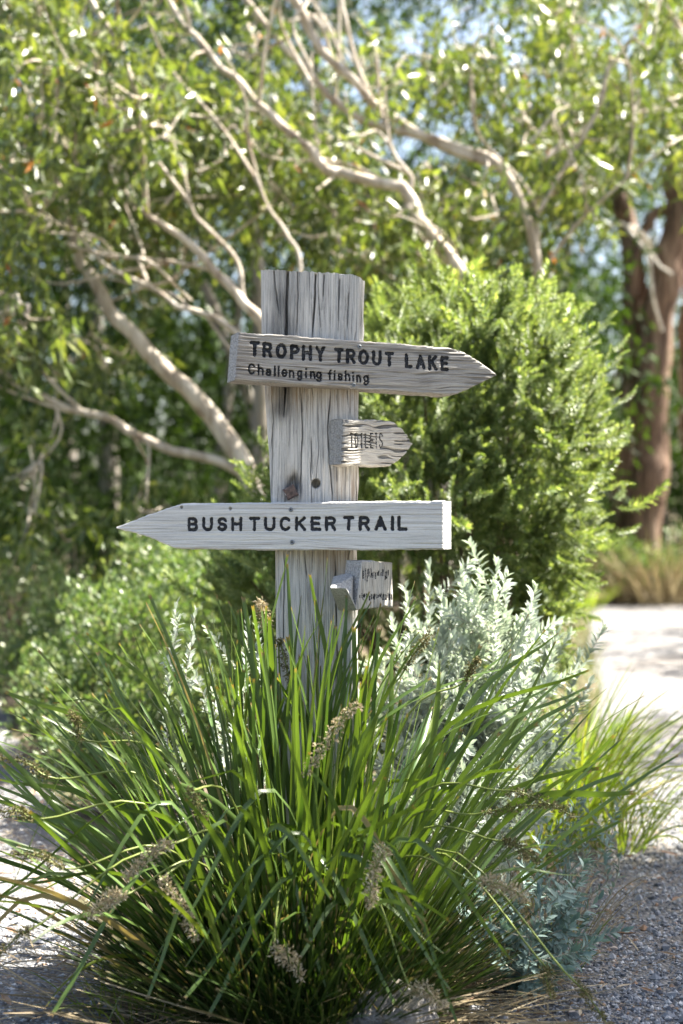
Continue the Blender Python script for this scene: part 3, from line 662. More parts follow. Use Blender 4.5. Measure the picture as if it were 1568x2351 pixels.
# --- the broken block low on the post
def broken_block():
    pk = Plane(36, .03, 3.60)
    # worn unreadable marks: short upright strokes in two lines
    rg = np.random.RandomState(9); marks = []
    polys = []
    for (ya, yb, n, xa, xb) in ((1303, 1338, 15, 835, 895), (1361, 1380, 20, 827, 902)):
        for k in range(n):
            x = xa + (xb - xa) * (k + rg.rand() * .45) / n; y0 = ya + rg.rand() * (yb - ya) * .35; y1 = yb - rg.rand() * (yb - ya) * .45
            polys.append((x, y0, y1))
    GL['|'] = [[(.5, 0), (.52, .5), (.48, 1)]]
    L_ = [('|', x - 2.0, x + 2.0, y0, y1, .0021) for x, y0, y1 in polys]
    def hf(S, T, length, height):
        q = S + .004 * (vn(S / .02, T / .05, 91) - .5)
        h = -.0025 * sstep(.4, .85, vn(q / .0045, T / .06, 92)) - .0012 * vn(q / .002, T / .03, 93) + .004 * (vn(S / .02, T / .2, 94) - .5)
        return h, q, T, .3 * sstep(.7, .9, vn(q / .004, T / .05, 95)), .08 + 0 * S
    top = [(833, 1288), (852, 1287), (880, 1291), (902, 1292.5)]; bot = [(818, 1401), (850, 1398), (880, 1394), (904, 1395)]
    o, _ = board('broken block end with unreadable black marks, lowest on the post', pk, top, bot, .07, .0009, hf, L_, M['board_block'], M['paint'], (True, True), depth=.002, seed=171, ragged=.0015)
    # the split tongue that sticks out of its left end
    f = [at(757, 1349, 3.56), at(795, 1350, 3.54), at(819, 1401, 3.602), at(776, 1401, 3.66)]        # undercut underside
    t = [at(764, 1324, 3.66), at(800, 1315, 3.66), at(811, 1322, 3.63), at(806, 1363, 3.59)]
    V = np.array(f + t)
    F3 = np.array([[0, 1, 7], [0, 7, 6], [0, 6, 4], [4, 6, 5], [1, 2, 7]]); F4 = np.array([[0, 3, 2, 1]])
    back = np.array([at(776, 1401, 3.74), at(766, 1326, 3.74), at(806, 1318, 3.74), at(822, 1400, 3.74)])
    mb = MB(); mb.v = [np.vstack([V, back])]; mb.n = 12
    mb.f = [F3, F4, np.array([[3, 0, 4], [3, 4, 9], [3, 9, 8], [4, 5, 10], [4, 10, 9], [2, 3, 8], [2, 8, 11], [5, 6, 10], [6, 7, 11], [6, 11, 10], [7, 2, 11]])]
    me = mb.mesh('split_tongue', SIGN_LOC)
    k = link('split_tongue', me, M['end'], o)
    md = k.modifiers.new('bevel', 'BEVEL'); md.width = .003; md.segments = 2
broken_block()

# ------------------------------------------------------------------ the strappy grass clump round the post
CL = np.array([-.105, 3.46, 0.0])
def blade_path(base, az, tilt, L, droop, n=13, kink=None, sway=0.0):
    """a blade leaves the base at tilt from upright towards az and droops along its length"""
    s = np.linspace(0, 1, n); th = tilt + droop * s ** 2.0
    if kink: th = th + kink[1] * sstep(kink[0] - .03, kink[0] + .03, s)
    azs = az + sway * s ** 2
    dx = np.sin(th) * np.cos(azs); dy = np.sin(th) * np.sin(azs); dz = np.cos(th)
    st = L / (n - 1); d = np.stack([dx, dy, dz], 1)
    return base + np.vstack([[0, 0, 0], np.cumsum((d[1:] + d[:-1]) * .5 * st, 0)])
def ribbon(mb, P, width, fold=.28, twist=0.0, roll=0.0, blunt=.35, tipstart=.988, clear=0.012):
    P = P.copy(); P[:, 2] = np.maximum(P[:, 2], clear)
    s = np.linspace(0, 1, len(P)); s = np.append(s[:-1], [tipstart, 1.0]) if tipstart > s[-2] else s
    P = np.stack([np.interp(s, np.linspace(0, 1, len(P)), P[:, k]) for k in range(3)], 1)
    n = len(P); T = nrm(np.gradient(P, axis=0))
    up = np.array([0, 0, 1.0]); side = np.cross(T, up)
    bad = np.linalg.norm(side, axis=1) < .25
    if bad.any():
        ref = nrm(np.array([P[-1, 0] - P[0, 0], P[-1, 1] - P[0, 1], 1e-4])); side[bad] = np.cross(ref, up)
    side = nrm(side); nn_ = nrm(np.cross(side, T))
    a = roll + twist * s
    sd_ = side * np.cos(a)[:, None] + nn_ * np.sin(a)[:, None]; nv = np.cross(sd_, T)
    wd = width * np.minimum(1, .55 + s * 1.6) * (1 - (1 - blunt) * np.clip((s - .55) / .45, 0, 1) ** 2.2)
    hw = wd[:, None] * .5
    V = np.stack([P - sd_ * hw + nv * hw * fold, P, P + sd_ * hw + nv * hw * fold], 1)
    V[-1, 0] += T[-1] * width * .5; V[-1, 2] += T[-1] * width * .35
    i = np.arange(n - 1)[:, None] * 3 + np.array([0, 1])[None]; i = i.ravel()
    tip = np.repeat(sstep(tipstart, 1.0, s), 3)
    mb.add(V.reshape(-1, 3), np.stack([i, i + 1, i + 4, i + 3], 1), tip=tip)

clump = thing('grass_clump', 'large clump of strappy dark green leaves with flower spikes at the foot of the signpost', 'grass clump', (CL[0], CL[1], 0))
rng = np.random.RandomState(21)
def clear_of_sign(P):
    """keep blades from cutting through the post"""
    inside = (np.abs(P[:, 0] + .067) < .15) & (P[:, 1] > 3.725) & (P[:, 1] < 3.96)
    return not inside.any()
def rand_blade(rng, front=None):
    while True:
        r = .21 * math.sqrt(rng.rand()); a0 = rng.rand() * 6.283
        base = CL + np.array([r * math.cos(a0) * 1.15, r * math.sin(a0), 0.0])
        az = a0 + rng.normal() * .55
        k = r / .21
        tilt = abs(.04 + .80 * k ** 1.25 + rng.normal() * .14)
        L = rng.uniform(.66, 1.02) * (1.10 - .12 * k)
        droop = max(.04, rng.gamma(1.5, .26)) * (.4 + .9 * k)
        if math.sin(az) < -.25: L *= .86 if rng.rand() < .7 else 1.0
        kink = (rng.uniform(.55, .85), rng.uniform(.4, 1.3)) if rng.rand() < .10 else None
        P = blade_path(base, az, tilt, L, droop, 13, kink, rng.normal() * .25)
        if clear_of_sign(P) and P[:, 1].min() > 2.85: return P
def px_of(P): return np.stack([CX + P[:, 0] / P[:, 1] * FPX, CY - (P[:, 2] - CAM_H) / P[:, 1] * FPX], 1)
# blades read off the photograph: base-to-tip, tip pixel, tip distance, width
sig = [((660, 1275), 3.60, .010), ((712, 1322), 3.58, .010), ((752, 1283), 3.60, .009), ((618, 1420), 3.5, .013), ((858, 1415), 3.52, .013), ((700, 1440), 3.5, .014), ((770, 1440), 3.5, .012),
       ((960, 1365), 3.55, .010), ((848, 1360), 3.57, .010), ((790, 1400), 3.5, .011), ((492, 1360), 3.5, .010), ((530, 1390), 3.45, .009), ((200, 1455), 3.5, .010), ((275, 1480), 3.5, .011), ((385, 1490), 3.5, .010),
       ((15, 1590), 3.45, .011), ((30, 1675), 3.4, .012), ((215, 1600), 3.3, .013), ((1350, 1540), 3.4, .014), ((1345, 1580), 3.38, .013), ((1280, 1455), 3.5, .012), ((1330, 1600), 3.45, .012), ((1450, 1820), 3.3, .016),
       ((1060, 1490), 3.5, .012), ((1010, 1520), 3.45, .013), ((950, 1560), 3.45, .012), ((1380, 1960), 3.35, .010), ((1330, 2010), 3.2, .011), ((0, 1790), 3.4, .011), ((40, 1880), 3.3, .012), ((60, 2030), 3.2, .011),
       ((0, 2060), 3.2, .012), ((-20, 2130), 3.15, .012), ((700, 1905), 2.95, .013), ((245, 1850), 3.15, .013), ((340, 2290), 3.05, .012), ((120, 2330), 3.0, .012), ((1020, 2250), 3.0, .012), ((560, 2350), 2.95, .013),
       ((1170, 2200), 3.2, .011), ((760, 2060), 2.95, .012), ((900, 1500), 3.5, .012), ((640, 1550), 3.45, .012), ((560, 1540), 3.4, .011), ((860, 1900), 3.0, .010), ((480, 2330), 2.95, .012), ((1050, 2351), 3.1, .010)]
paths = []
sig += [((rng.uniform(120, 1120), rng.uniform(2040, 2345)), rng.uniform(3.04, 3.16), rng.uniform(.009, .012)) for _ in range(22)]
for (tp, D, wd) in sig:
    D = max(D, 3.04 + .0 * D); tpw = at(tp[0], tp[1], D); dv = tpw - CL; dv[2] = 0; dl = np.linalg.norm(dv)
    base = CL + (dv / max(dl, 1e-6)) * min(.16, dl * .5) + np.append(rng.normal(size=2) * .03, 0)
    H = tpw[2]; mq = rng.uniform(.35, .62); mid = base * (1 - mq) + tpw * mq; mid[2] = max(H * .62, rng.uniform(.12, .3)) + .10 * dl + (rng.uniform(.10, .40) if H < .35 else .06)
    mid += np.append(rng.normal(size=2) * .025, 0)
    if H < .40 and abs(tpw[0] - base[0]) < .42:
        sg_ = -1 if tpw[0] < CL[0] + rng.normal() * .15 else 1
        base = np.array([np.clip(tpw[0] - sg_ * rng.uniform(.28, .5), CL[0] - .2, CL[0] + .2), CL[1] - rng.uniform(.02, .18), 0.0])
        mid = base * .5 + tpw * .5; mid[2] = rng.uniform(.22, .46) + .35 * H
    P = smooth_path(np.array([base, mid, tpw]), 13)
    paths.append((P, wd * 1.2, True))
for _ in range(70):      # upright blades standing in front of the post
    b = CL + np.array([rng.uniform(-.16, .17), rng.uniform(-.02, .15), 0.0])
    P = blade_path(b, rng.rand() * 6.283, abs(rng.normal()) * .10, rng.uniform(.74, 1.02), rng.gamma(1.5, .12), 13, None, 0)
    if clear_of_sign(P) and P[:, 1].max() < 3.70: paths.append((P, rng.uniform(.009, .0155), False))
while len(paths) < 430:
    P = rand_blade(rng)
    if P[-1, 1] < 3.28 and rng.rand() < .5: continue
    if P[-1, 0] > .42 and P[-1, 2] < .62 and rng.rand() < .75: continue
    paths.append((P, rng.uniform(.009, .0160), False))
# the 300 that show largest: nearest the camera, longest
scr = []
for P, wd, s in paths:
    q = px_of(P); inf = ((q[:, 0] > 0) & (q[:, 0] < 1568) & (q[:, 1] > 0) & (q[:, 1] < 2351)).mean()
    scr.append((2.0 if s else 0) + inf * np.abs(np.diff(q, axis=0)).sum() / 1500 * wd / .012 * (1 + .5 * (3.5 - P[-1, 1])))
order = np.argsort(scr)[::-1]; rest = MB()
for rank, i in enumerate(order):
    P, wd, s = paths[i]
    kw = dict(fold=rng.uniform(.10, .35), twist=rng.normal() * .6, roll=rng.uniform(-1.25, 1.25), blunt=rng.uniform(.3, .75) if rng.rand() < .8 else .1)
    dead_ = (rank % 31 == 17)
    if rank < 298: mb = MB(); ribbon(mb, P, wd, **kw); mb.build('blade', M['straw_blade'] if dead_ else M['blade'], clump, smooth=True)
    else: ribbon(rest, P, wd, **kw)
tag(rest.build('blade', M['blade'], clump, smooth=True), kind='stuff')
# short broken inner leaves
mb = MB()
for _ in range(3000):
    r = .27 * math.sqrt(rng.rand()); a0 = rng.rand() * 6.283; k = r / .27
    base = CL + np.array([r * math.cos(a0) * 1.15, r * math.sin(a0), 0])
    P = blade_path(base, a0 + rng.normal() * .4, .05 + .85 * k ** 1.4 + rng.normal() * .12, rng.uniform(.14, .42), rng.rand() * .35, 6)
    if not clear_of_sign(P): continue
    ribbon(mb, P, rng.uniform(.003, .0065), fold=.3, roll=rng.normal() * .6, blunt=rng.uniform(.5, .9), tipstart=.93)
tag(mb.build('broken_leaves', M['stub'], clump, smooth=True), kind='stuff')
# dry thatch at the foot
mb = MB()
for _ in range(900):
    r = rng.uniform(.12, .50); a0 = rng.rand() * 6.283
    base = CL + np.array([r * math.cos(a0) * 1.1, r * math.sin(a0), rng.uniform(.004, .05)])
    P = blade_path(base, a0 + rng.normal() * .7, rng.uniform(1.15, 1.55), rng.uniform(.12, .42), rng.uniform(-.1, .35), 6)
    ribbon(mb, P, rng.uniform(.0018, .005), fold=.2, roll=rng.normal() * .5, blunt=.5, clear=.008)
tag(mb.build('thatch', M['straw'], clump), kind='stuff')

# flower spikes: pixels of the spikelet cluster (start, end), distance, dark or pale
spk = [((822, 1615), (705, 1775), 3.20, 'p'), ((925, 1545), (992, 1455), 3.45, 'd'), ((1060, 1570), (1100, 1515), 3.45, 'd'), ((405, 1935), (288, 2012), 2.98, 'p'), ((380, 2010), (445, 2150), 2.95, 'p'),
       ((300, 2050), (208, 2100), 2.95, 'p'), ((878, 1945), (845, 2075), 3.05, 'p'), ((630, 2165), (690, 2240), 2.93, 'p'), ((935, 2255), (1015, 2310), 3.02, 'p'), ((1150, 1815), (1312, 1872), 3.25, 'd'),
       ((1090, 1870), (1300, 1850), 3.3, 'd'), ((1140, 1930), (1235, 1975), 3.2, 'd'), ((1085, 2020), (1205, 2060), 3.1, 'p'), ((130, 1788), (0, 1738), 3.3, 'd'), ((100, 1880), (-10, 1865), 3.2, 'd'),
       ((170, 1995), (30, 1960), 3.15, 'd'), ((95, 2120), (-5, 2195), 3.05, 'd'), ((615, 1460), (598, 1380), 3.6, 'p'), ((1235, 2200), (1265, 2290), 3.2, 'd'), ((200, 1700), (160, 1640), 3.4, 'd'), ((640, 1480), (668, 1570), 3.6, 'd'),
       ((1300, 2235), (1395, 2352), 3.12, 'd'), ((440, 1815), (470, 1900), 3.1, 'd')]
for (a, b, D, kd) in spk:
    D = max(D, 3.08); A = at(*a, D); B = at(*b, D - .03); B[2] = max(B[2], .02); dv = A - CL; dv[2] = 0; dl = np.linalg.norm(dv)
    base = CL + dv / max(dl, 1e-6) * .12
    mid = base * .55 + A * .45; mid[2] = max(A[2] * .75, .3) + .18 * dl
    P = smooth_path(np.array([base, mid, A, (A + B) / 2 + [0, 0, .01], B]), 25)
    sp = thing  # (spikes are parts of the clump)
    mb = MB(); tube(mb, P, np.linspace(.0034, .0015, 25), 5)
    st = mb.build('flower_spike', M['stalk'], clump, smooth=True)
    # whorled spikelets
    f = MB(); nsp = 26
    seg = P[13:]; t = np.linspace(0, len(seg) - 1.001, nsp); ii = t.astype(int); cpos = seg[ii] * (1 - (t - ii))[:, None] + seg[np.minimum(ii + 1, len(seg) - 1)] * (t - ii)[:, None]
    node = np.floor(np.arange(nsp) / 3) * 3; env = np.sin(np.linspace(.35, 2.9, nsp)) ** .6
    for q_, c in enumerate(cpos):
        if q_ % 3 == 2: continue
        m = rng.randint(16, 28); d = rdir(rng, m); rr = rng.uniform(.002, .019 if kd == 'p' else .014, m)
        p = c + d * (rr * env[q_])[:, None] + rng.normal(size=3) * .003
        leaves(f, p, nrm(d + rdir(rng, m) * .7), rdir(rng, m), rng.uniform(.005, .013 if kd == 'p' else .008, m), rng.uniform(.0025, .0048, m), fold=.5)
    f.build('florets', M['floret_pale' if kd == 'p' else 'floret_dark'], st)

# ------------------------------------------------------------------ rock, fallen leaves, sticks, small grass
def rock(name, label, c, rad, seed):
    n, m = 40, 24; u = np.linspace(0, 2 * math.pi, n, endpoint=False); v = np.linspace(.02, math.pi * .62, m)
    U, Vv = np.meshgrid(u, v); d = np.stack([np.sin(Vv) * np.cos(U), np.sin(Vv) * np.sin(U), np.cos(Vv)], -1)
    k = 1 + .35 * (vn(d[..., 0] * 2.1 + 9, d[..., 1] * 2.1 + d[..., 2] * 2.6 + 9, seed) - .5) + .14 * (vn(d[..., 0] * 7 + 20, d[..., 1] * 7 + d[..., 2] * 8 + 20, seed) - .5)
    Vx = np.array(c) + d * k[..., None] * np.array(rad)
    idx = (np.arange(m - 1)[:, None] * n + np.arange(n)[None, :]); nx_ = (np.arange(m - 1)[:, None] * n + (np.arange(n)[None, :] + 1) % n)
    F = np.stack([idx, idx + n, nx_ + n, nx_], -1).reshape(-1, 4)
    mb = MB().add(Vx.reshape(-1, 3), F); top = np.array(c) + [0, 0, rad[2] * 1.0]
    o = mb.build(name, M['rock'], smooth=True); return tag(o, label, 'rock')
rock('rock', 'grey lichen-flecked rock half buried under the grass clump beside the gravel', (.115, 3.22, .02), (.115, .10, .10), 61)
rng = np.random.RandomState(33)
def scatter_xy(n, ylo, yhi, rng):
    y = ylo + (yhi - ylo) * rng.rand(n); x = (rng.rand(n) * 2 - 1) * (y * .25 + .1); return x, y
mb = MB(); x, y = scatter_xy(1000, 2.95, 7.5, rng)
dedge = np.minimum(np.abs(x - np.interp(y, PRL[:, 1], PRL[:, 0])), np.abs(x - np.interp(y, PLR[:, 1], PLR[:, 0])))
ok = rng.rand(len(x)) < np.exp(-dedge / .25) + .16; x, y = x[ok], y[ok]; n = len(x)
a = rng.rand(n) * 6.283; d = nrm(np.stack([np.cos(a), np.sin(a), rng.normal(size=n) * .12], 1))
leaves6(mb, np.stack([x, y, gz(x, y) + .012 + rng.rand(n) * .01], 1), d, np.cross(d, [0, 0, 1.0]) + rng.normal(size=(n, 3)) * .25, rng.uniform(.03, .08, n), rng.uniform(.008, .018, n), fold=.25, curl=-.12)
tag(mb.build('leaf_litter', M['litter']), 'brown fallen gum leaves strewn along the path edges', 'leaf litter', kind='stuff')
mb = MB()
for _ in range(260):
    y = rng.uniform(3.0, 6.0); e = np.interp(y, PRL[:, 1], PRL[:, 0]) if rng.rand() < .62 else np.interp(y, PLR[:, 1], PLR[:, 0])
    x = e + rng.normal() * .16; a = rng.rand() * 6.283; L = rng.uniform(.06, .38)
    P = np.array([[x + math.cos(a) * L * t + rng.normal() * .004, y + math.sin(a) * L * t, .012 + rng.uniform(0, .03) * math.sin(t * 3.1)] for t in np.linspace(0, 1, 5)])
    ribbon(mb, P, rng.uniform(.002, .005), fold=.2, blunt=.6, clear=.009)
tag(mb.build('straw_litter', M['straw']), 'dry straw stems lying along the gravel edges', 'straw', kind='stuff')
def tuft(name, label, c, n, spread, lmin, lmax, wd, mat, rng, droop=.8, group=None, ntall=0):
    t = thing(name, label, 'grass tuft', (c[0], c[1], 0), group); mb = MB()
    for _ in range(n):
        r = spread * math.sqrt(rng.rand()); a0 = rng.rand() * 6.283; k = r / spread
        b = np.array([c[0] + r * math.cos(a0), c[1] + r * math.sin(a0), 0])
        P = blade_path(b, a0 + rng.normal() * .6, .08 + .5 * k + abs(rng.normal()) * .15, rng.uniform(lmin, lmax), rng.gamma(2, .35) * droop, 9)
        ribbon(mb, P, wd * rng.uniform(.6, 1.2), fold=.3, twist=rng.normal() * .8, roll=rng.normal() * .4, blunt=.15)
    tag(mb.build('blades', mat, t, smooth=True), kind='stuff'); return t
tuft('grass_tuft', 'thin wispy grass tuft at the left foot of the strappy clump', (-.47, 3.30), 90, .12, .06, .22, .003, M['tussock'], rng)
tuft('grass_tuft', 'dry wispy grass tuft beside the blue-grey seedling shrub', (.56, 3.95), 130, .16, .08, .30, .0028, M['straw'], rng)
tuft('grass_tuft', 'thin green grass blades along the gravel right of the clump', (.50, 3.75), 60, .14, .08, .22, .003, M['tussock'], rng)
tuft('tussock_grass', 'arching sunlit yellow-green tussock behind the silver shrub', (.74, 5.15), 330, .20, .32, .78, .008, M['tussock'], rng, 1.0)
tuft('tussock_grass', 'smaller yellow-green tussock leaning over the right gravel path edge', (.98, 5.05), 120, .13, .2, .5, .006, M['tussock'], rng, 1.2)
tuft('tussock_grass', 'low green tussock between the needle bush and the right path', (1.10, 6.6), 160, .22, .2, .5, .008, M['tussock'], rng, .9)

# ------------------------------------------------------------------ silver shrubs
def sprig(mb_leaf, mb_stem, P, rng, L, W, step, start=.3, up=.75, r0=.003):
    n = len(P); cum = np.append(0, np.cumsum(np.linalg.norm(np.diff(P, axis=0), axis=1))); tot = cum[-1]
    tube(mb_stem, P, np.linspace(r0, r0 * .35, n), 5)
    s = np.arange(start * tot, tot, step); s = s + rng.normal(size=len(s)) * step * .3; s = np.clip(s, 0, tot)
    p = np.stack([np.interp(s, cum, P[:, k]) for k in range(3)], 1); T = nrm(np.gradient(P, axis=0))
    tt = nrm(np.stack([np.interp(s, cum, T[:, k]) for k in range(3)], 1))
    out = rdir(rng, len(s)); out = nrm(out - tt * np.sum(out * tt, 1, keepdims=True))
    frac = s / tot; spread = 1.05 - .75 * np.clip((frac - .75) / .25, 0, 1)
    d = nrm(tt * up + out * spread[:, None])
    sz = (.65 + .5 * np.sin(np.clip(frac, 0, 1) * 2.6)) * rng.uniform(.75, 1.2, len(s))
    leaves6(mb_leaf, p, d, np.cross(d, tt), L * sz, W * sz, fold=.22, curl=rng.uniform(-.05, .25))
def silver_shrub(name, label, base, tips, rng, L=.035, W=.0125, step=.0042, mat='silver', side=2, start=.3):
    sh = thing(name, label, 'shrub', (base[0], base[1], 0))
    for tp in tips:
        b = np.array([base[0] + rng.normal() * .05, base[1] + rng.normal() * .05, 0.0])
        mid = b * .45 + tp * .55; mid[:2] += rng.normal(size=2) * .06 + (tp[:2] - b[:2]) * .10
        P = smooth_path(np.array([b, mid, tp]), 16)
        ml, ms = MB(), MB(); sprig(ml, ms, P, rng, L, W, step, start)
        for _ in range(side):
            i = rng.randint(6, 14); dd = nrm(rdir(rng, 1)[0] + np.array([0, 0, .7])) * rng.uniform(.08, .2)
            q = np.linspace(0, 1, 7)[:, None]; P2 = P[i] + dd * q + np.array([0, 0, .03]) * q ** 2
            sprig(ml, ms, P2, rng, L, W, step, .1, r0=.0018)
        st = ms.build('stem', M['silver_stem'], sh, smooth=True)
        ml.build('foliage', M[mat], st, smooth=True)
    return sh
rng = np.random.RandomState(44)
tips = []
top = [(985, 1300), (1140, 1290), (1060, 1310), (1100, 1330), (1010, 1360), (930, 1345), (900, 1420), (880, 1500), (960, 1430), (1040, 1390), (1100, 1400), (1160, 1370), (1190, 1420), (1225, 1400), (1280, 1450), (1310, 1455), (1330, 1500)]
for p in top: tips.append(at(p[0], p[1], rng.uniform(4.25, 4.55)))
for _ in range(40):
    px = rng.uniform(870, 1270); lo = 1340 + 180 * abs((px - 1090) / 240) ** 1.5
    tips.append(at(px, rng.uniform(lo, lo + 330), rng.uniform(4.08, 4.75)))
silver_shrub('silver_shrub', 'tall silver-leaved shrub with dense felted foliage right of the signpost', (.36, 4.42), tips, rng, side=3)
silver_shrub('silver_shrub', 'narrow silver-leaved shoots rising behind the grass left of the signpost', (-.40, 4.05), [at(405, 1385, 4.1), at(450, 1400, 4.08), at(430, 1500, 4.1), at(480, 1520, 4.05)], rng, .026, .010, side=1, step=.006)
silver_shrub('silver_shrub', 'small silver shoot with dry seed head tucked against the left side of the post', (-.24, 4.0), [at(570, 1425, 4.0), at(590, 1440, 3.98), at(565, 1530, 4.0)], rng, .026, .010, side=1, step=.006)
silver_shrub('blue_grey_shrub', 'small blue-grey leafy seedling shrub at the gravel edge beside the clump', (.46, 3.55), [at(px, py, rng.uniform(3.4, 3.62)) for px, py in ((1290, 2070), (1240, 2030), (1180, 2080), (1130, 2120), (1110, 2180), (1200, 2130), (1260, 2120), (1300, 2130), (1150, 2240), (1220, 2230), (1270, 2180), (1330, 2060), (1120, 2250), (1190, 2280))],
             rng, .030, .011, step=.006, mat='blue_leaf', side=3, start=.05)
silver_shrub('blue_grey_shrub', 'sparse blue-grey sprigs leaning out over the gravel', (.66, 4.2), [at(px, py, rng.uniform(4.0, 4.2)) for px, py in ((1340, 1850), (1415, 1865), (1380, 1900), (1300, 1900), (1350, 1960), (1290, 1960), (1250, 1880))],
             rng, .026, .011, step=.012, mat='blue_leaf', side=2, start=.25)
silver_shrub('silver_shrub', 'low silver shrub behind the right edge of the grass clump', (.30, 3.95), [at(rng.uniform(1000, 1230), rng.uniform(1700, 1950), rng.uniform(3.75, 4.05)) for _ in range(16)], rng, .030, .009, step=.006, side=2)
# seed heads on the silver shrub
# ------------------------------------------------------------------ needle-leaved bush
def shoot_mesh(name, seed, ln=.10, nn=54, nl=.022, nw=.0068):
    rg = np.random.RandomState(seed); mb = MB()
    P = smooth_path(np.array([[0, 0, 0], [rg.normal() * .006, rg.normal() * .006, ln * .5], [rg.normal() * .015, rg.normal() * .015, ln]]), 6)
    tube(mb, P, np.linspace(.0018, .0008, 6), 3, cap=False)
    t = np.linspace(.05, 1, nn); p = np.stack([np.interp(t, np.linspace(0, 1, 6), P[:, k]) for k in range(3)], 1)
    a = np.arange(nn) * 2.399 + rg.rand(nn) * .5; out = np.stack([np.cos(a), np.sin(a), np.zeros(nn)], 1)
    d = nrm(out + np.array([0, 0, 1.0]) * (.55 + 1.1 * t[:, None] ** 3))
    leaves(mb, p, d, np.cross(d, [0, 0, 1.0]), nl * (1.05 - .35 * t) * rg.uniform(.8, 1.2, nn), nw, fold=.15, shape=.5)
    return mb
def frame_of(d, roll):
    d = nrm(d); ref = np.array([1.0, 0, 0]) if abs(d[2]) > .9 else np.array([0, 0, 1.0])
    u = nrm(np.cross(ref, d)); v = np.cross(d, u)
    return np.stack([u * math.cos(roll) + v * math.sin(roll), -u * math.sin(roll) + v * math.cos(roll), d], 1)
from mathutils import Matrix
def needle_bush(label, base, lobes, n, rng, smin=.75, smax=1.35):
    """lobes: (centre, radii) ellipsoids; shoots stand on and just inside their surfaces"""
    sh = thing('needle_bush', label, 'bush', (base[0], base[1], 0))
    vol = np.array([r[0] * r[1] + r[1] * r[2] + r[0] * r[2] for c, r in lobes]); vol = vol / vol.sum()
    meshes = [shoot_mesh('shoot', 70 + k) for k in range(5)]
    data = [(np.concatenate(m.v), [np.asarray(f) for f in m.f]) for m in meshes]
    me = [m.mesh('shoot') for m in meshes]
    for q in me: q.materials.append(M['needle'])
    items = []
    while len(items) < n:
        k = rng.choice(len(lobes), p=vol); c, r = lobes[k]; c = np.array(c); r = np.array(r)
        d = rdir(rng, 1)[0]
        depth = 1 - abs(rng.normal()) * .16
        bump = 1 + .40 * (vn(d[0] * 3 + k * 7 + 20, d[1] * 2 + d[2] * 3.5 + 20, 71) - .5) + .40 * (vn(d[0] * 7 + k * 7 + 40, d[1] * 5 + d[2] * 8 + 40, 72) - .5)
        p = c + d * r * depth * bump
        if p[2] < .04 or any((np.sum(((p - np.array(c2)) / np.array(r2)) ** 2) < .5) for j, (c2, r2) in enumerate(lobes) if j != k): continue
        if rng.rand() < .35 * (d[1] > .3): continue
        if vn(p[0] * 6 + 30, p[2] * 6 + p[1] * 4, 73) < .27 + .12 * rng.rand(): continue
        dr = nrm(d * .9 + np.array([0, 0, .5]) + rdir(rng, 1)[0] * .75)
        items.append((p, dr, rng.uniform(smin, smax) * (1.6 if rng.rand() < .12 else 1), rng.rand() * 6.28, d))
    for _ in range(110):
        p, dr, s0, roll, d = items[rng.randint(n)]
        if d[2] < -.2: continue
        st_ = nrm(d * .7 + np.array([0, 0, .7]) + rdir(rng, 1)[0] * .5); Ls = rng.uniform(.12, .34)
        for q in np.linspace(0, 1, 7): items.append((p + st_ * Ls * q, nrm(st_ + rdir(rng, 1)[0] * (.75 - .6 * q)), rng.uniform(.6, .95), rng.rand() * 6.28, d))
    sc_ = np.array([(-(it[4][1]) * 2 + it[0][2] * .8 - it[0][1] * .5) for it in items]); order = np.argsort(sc_)[::-1]
    stuff = MB()
    for rank, i in enumerate(order):
        p, dr, s, roll, d = items[i]; k = i % 5; Rm = frame_of(dr, roll)
        if rank < 296:
            o = bpy.data.objects.new('shoot', me[k]); COL.objects.link(o); o.parent = sh
            mt = Matrix((*[tuple(Rm[r_] * s) + (float(p[r_] - sh['_loc'][r_]),) for r_ in range(3)], (0, 0, 0, 1))); o.matrix_local = mt
        else:
            V, Fs = data[k]; Vt = V @ (Rm * s).T + p; n0 = stuff.n
            stuff.v.append(Vt); stuff.f += [f + n0 for f in Fs]; stuff.n += len(V)
    tag(stuff.build('foliage', M['needle'], sh), kind='stuff')
    ms = MB()
    for c, r in lobes:
        for _ in range(7):
            e = np.array(c) + rdir(rng, 1)[0] * np.array(r) * .75; b = np.array([base[0] + rng.normal() * .05, base[1] + rng.normal() * .05, 0])
            P = smooth_path(np.array([b, (b + e) / 2 + rng.normal(size=3) * .06, e]), 10); P[:, 2] = np.maximum(P[:, 2], 0)
            tube(ms, P, np.linspace(.017, .004, 10), 6)
    ms.build('stems', M['needle_stem'], sh, smooth=True)
    return sh
rng = np.random.RandomState(55)
lobes = [((.34, 5.75, 1.18), (.60, .56, .78)), ((.66, 5.75, 1.42), (.40, .46, .52)), ((.10, 5.7, .85), (.46, .48, .60)), ((.22, 5.65, .62), (.52, .50, .55)), ((.80, 5.9, 1.15), (.30, .36, .42)), ((-.22, 5.6, .70), (.28, .34, .62)), ((.50, 5.9, 1.74), (.50, .40, .36))]
needle_bush('big rounded needle-leaved bush, sunlit on top, behind the signpost', (.42, 5.75), lobes, 5400, rng)

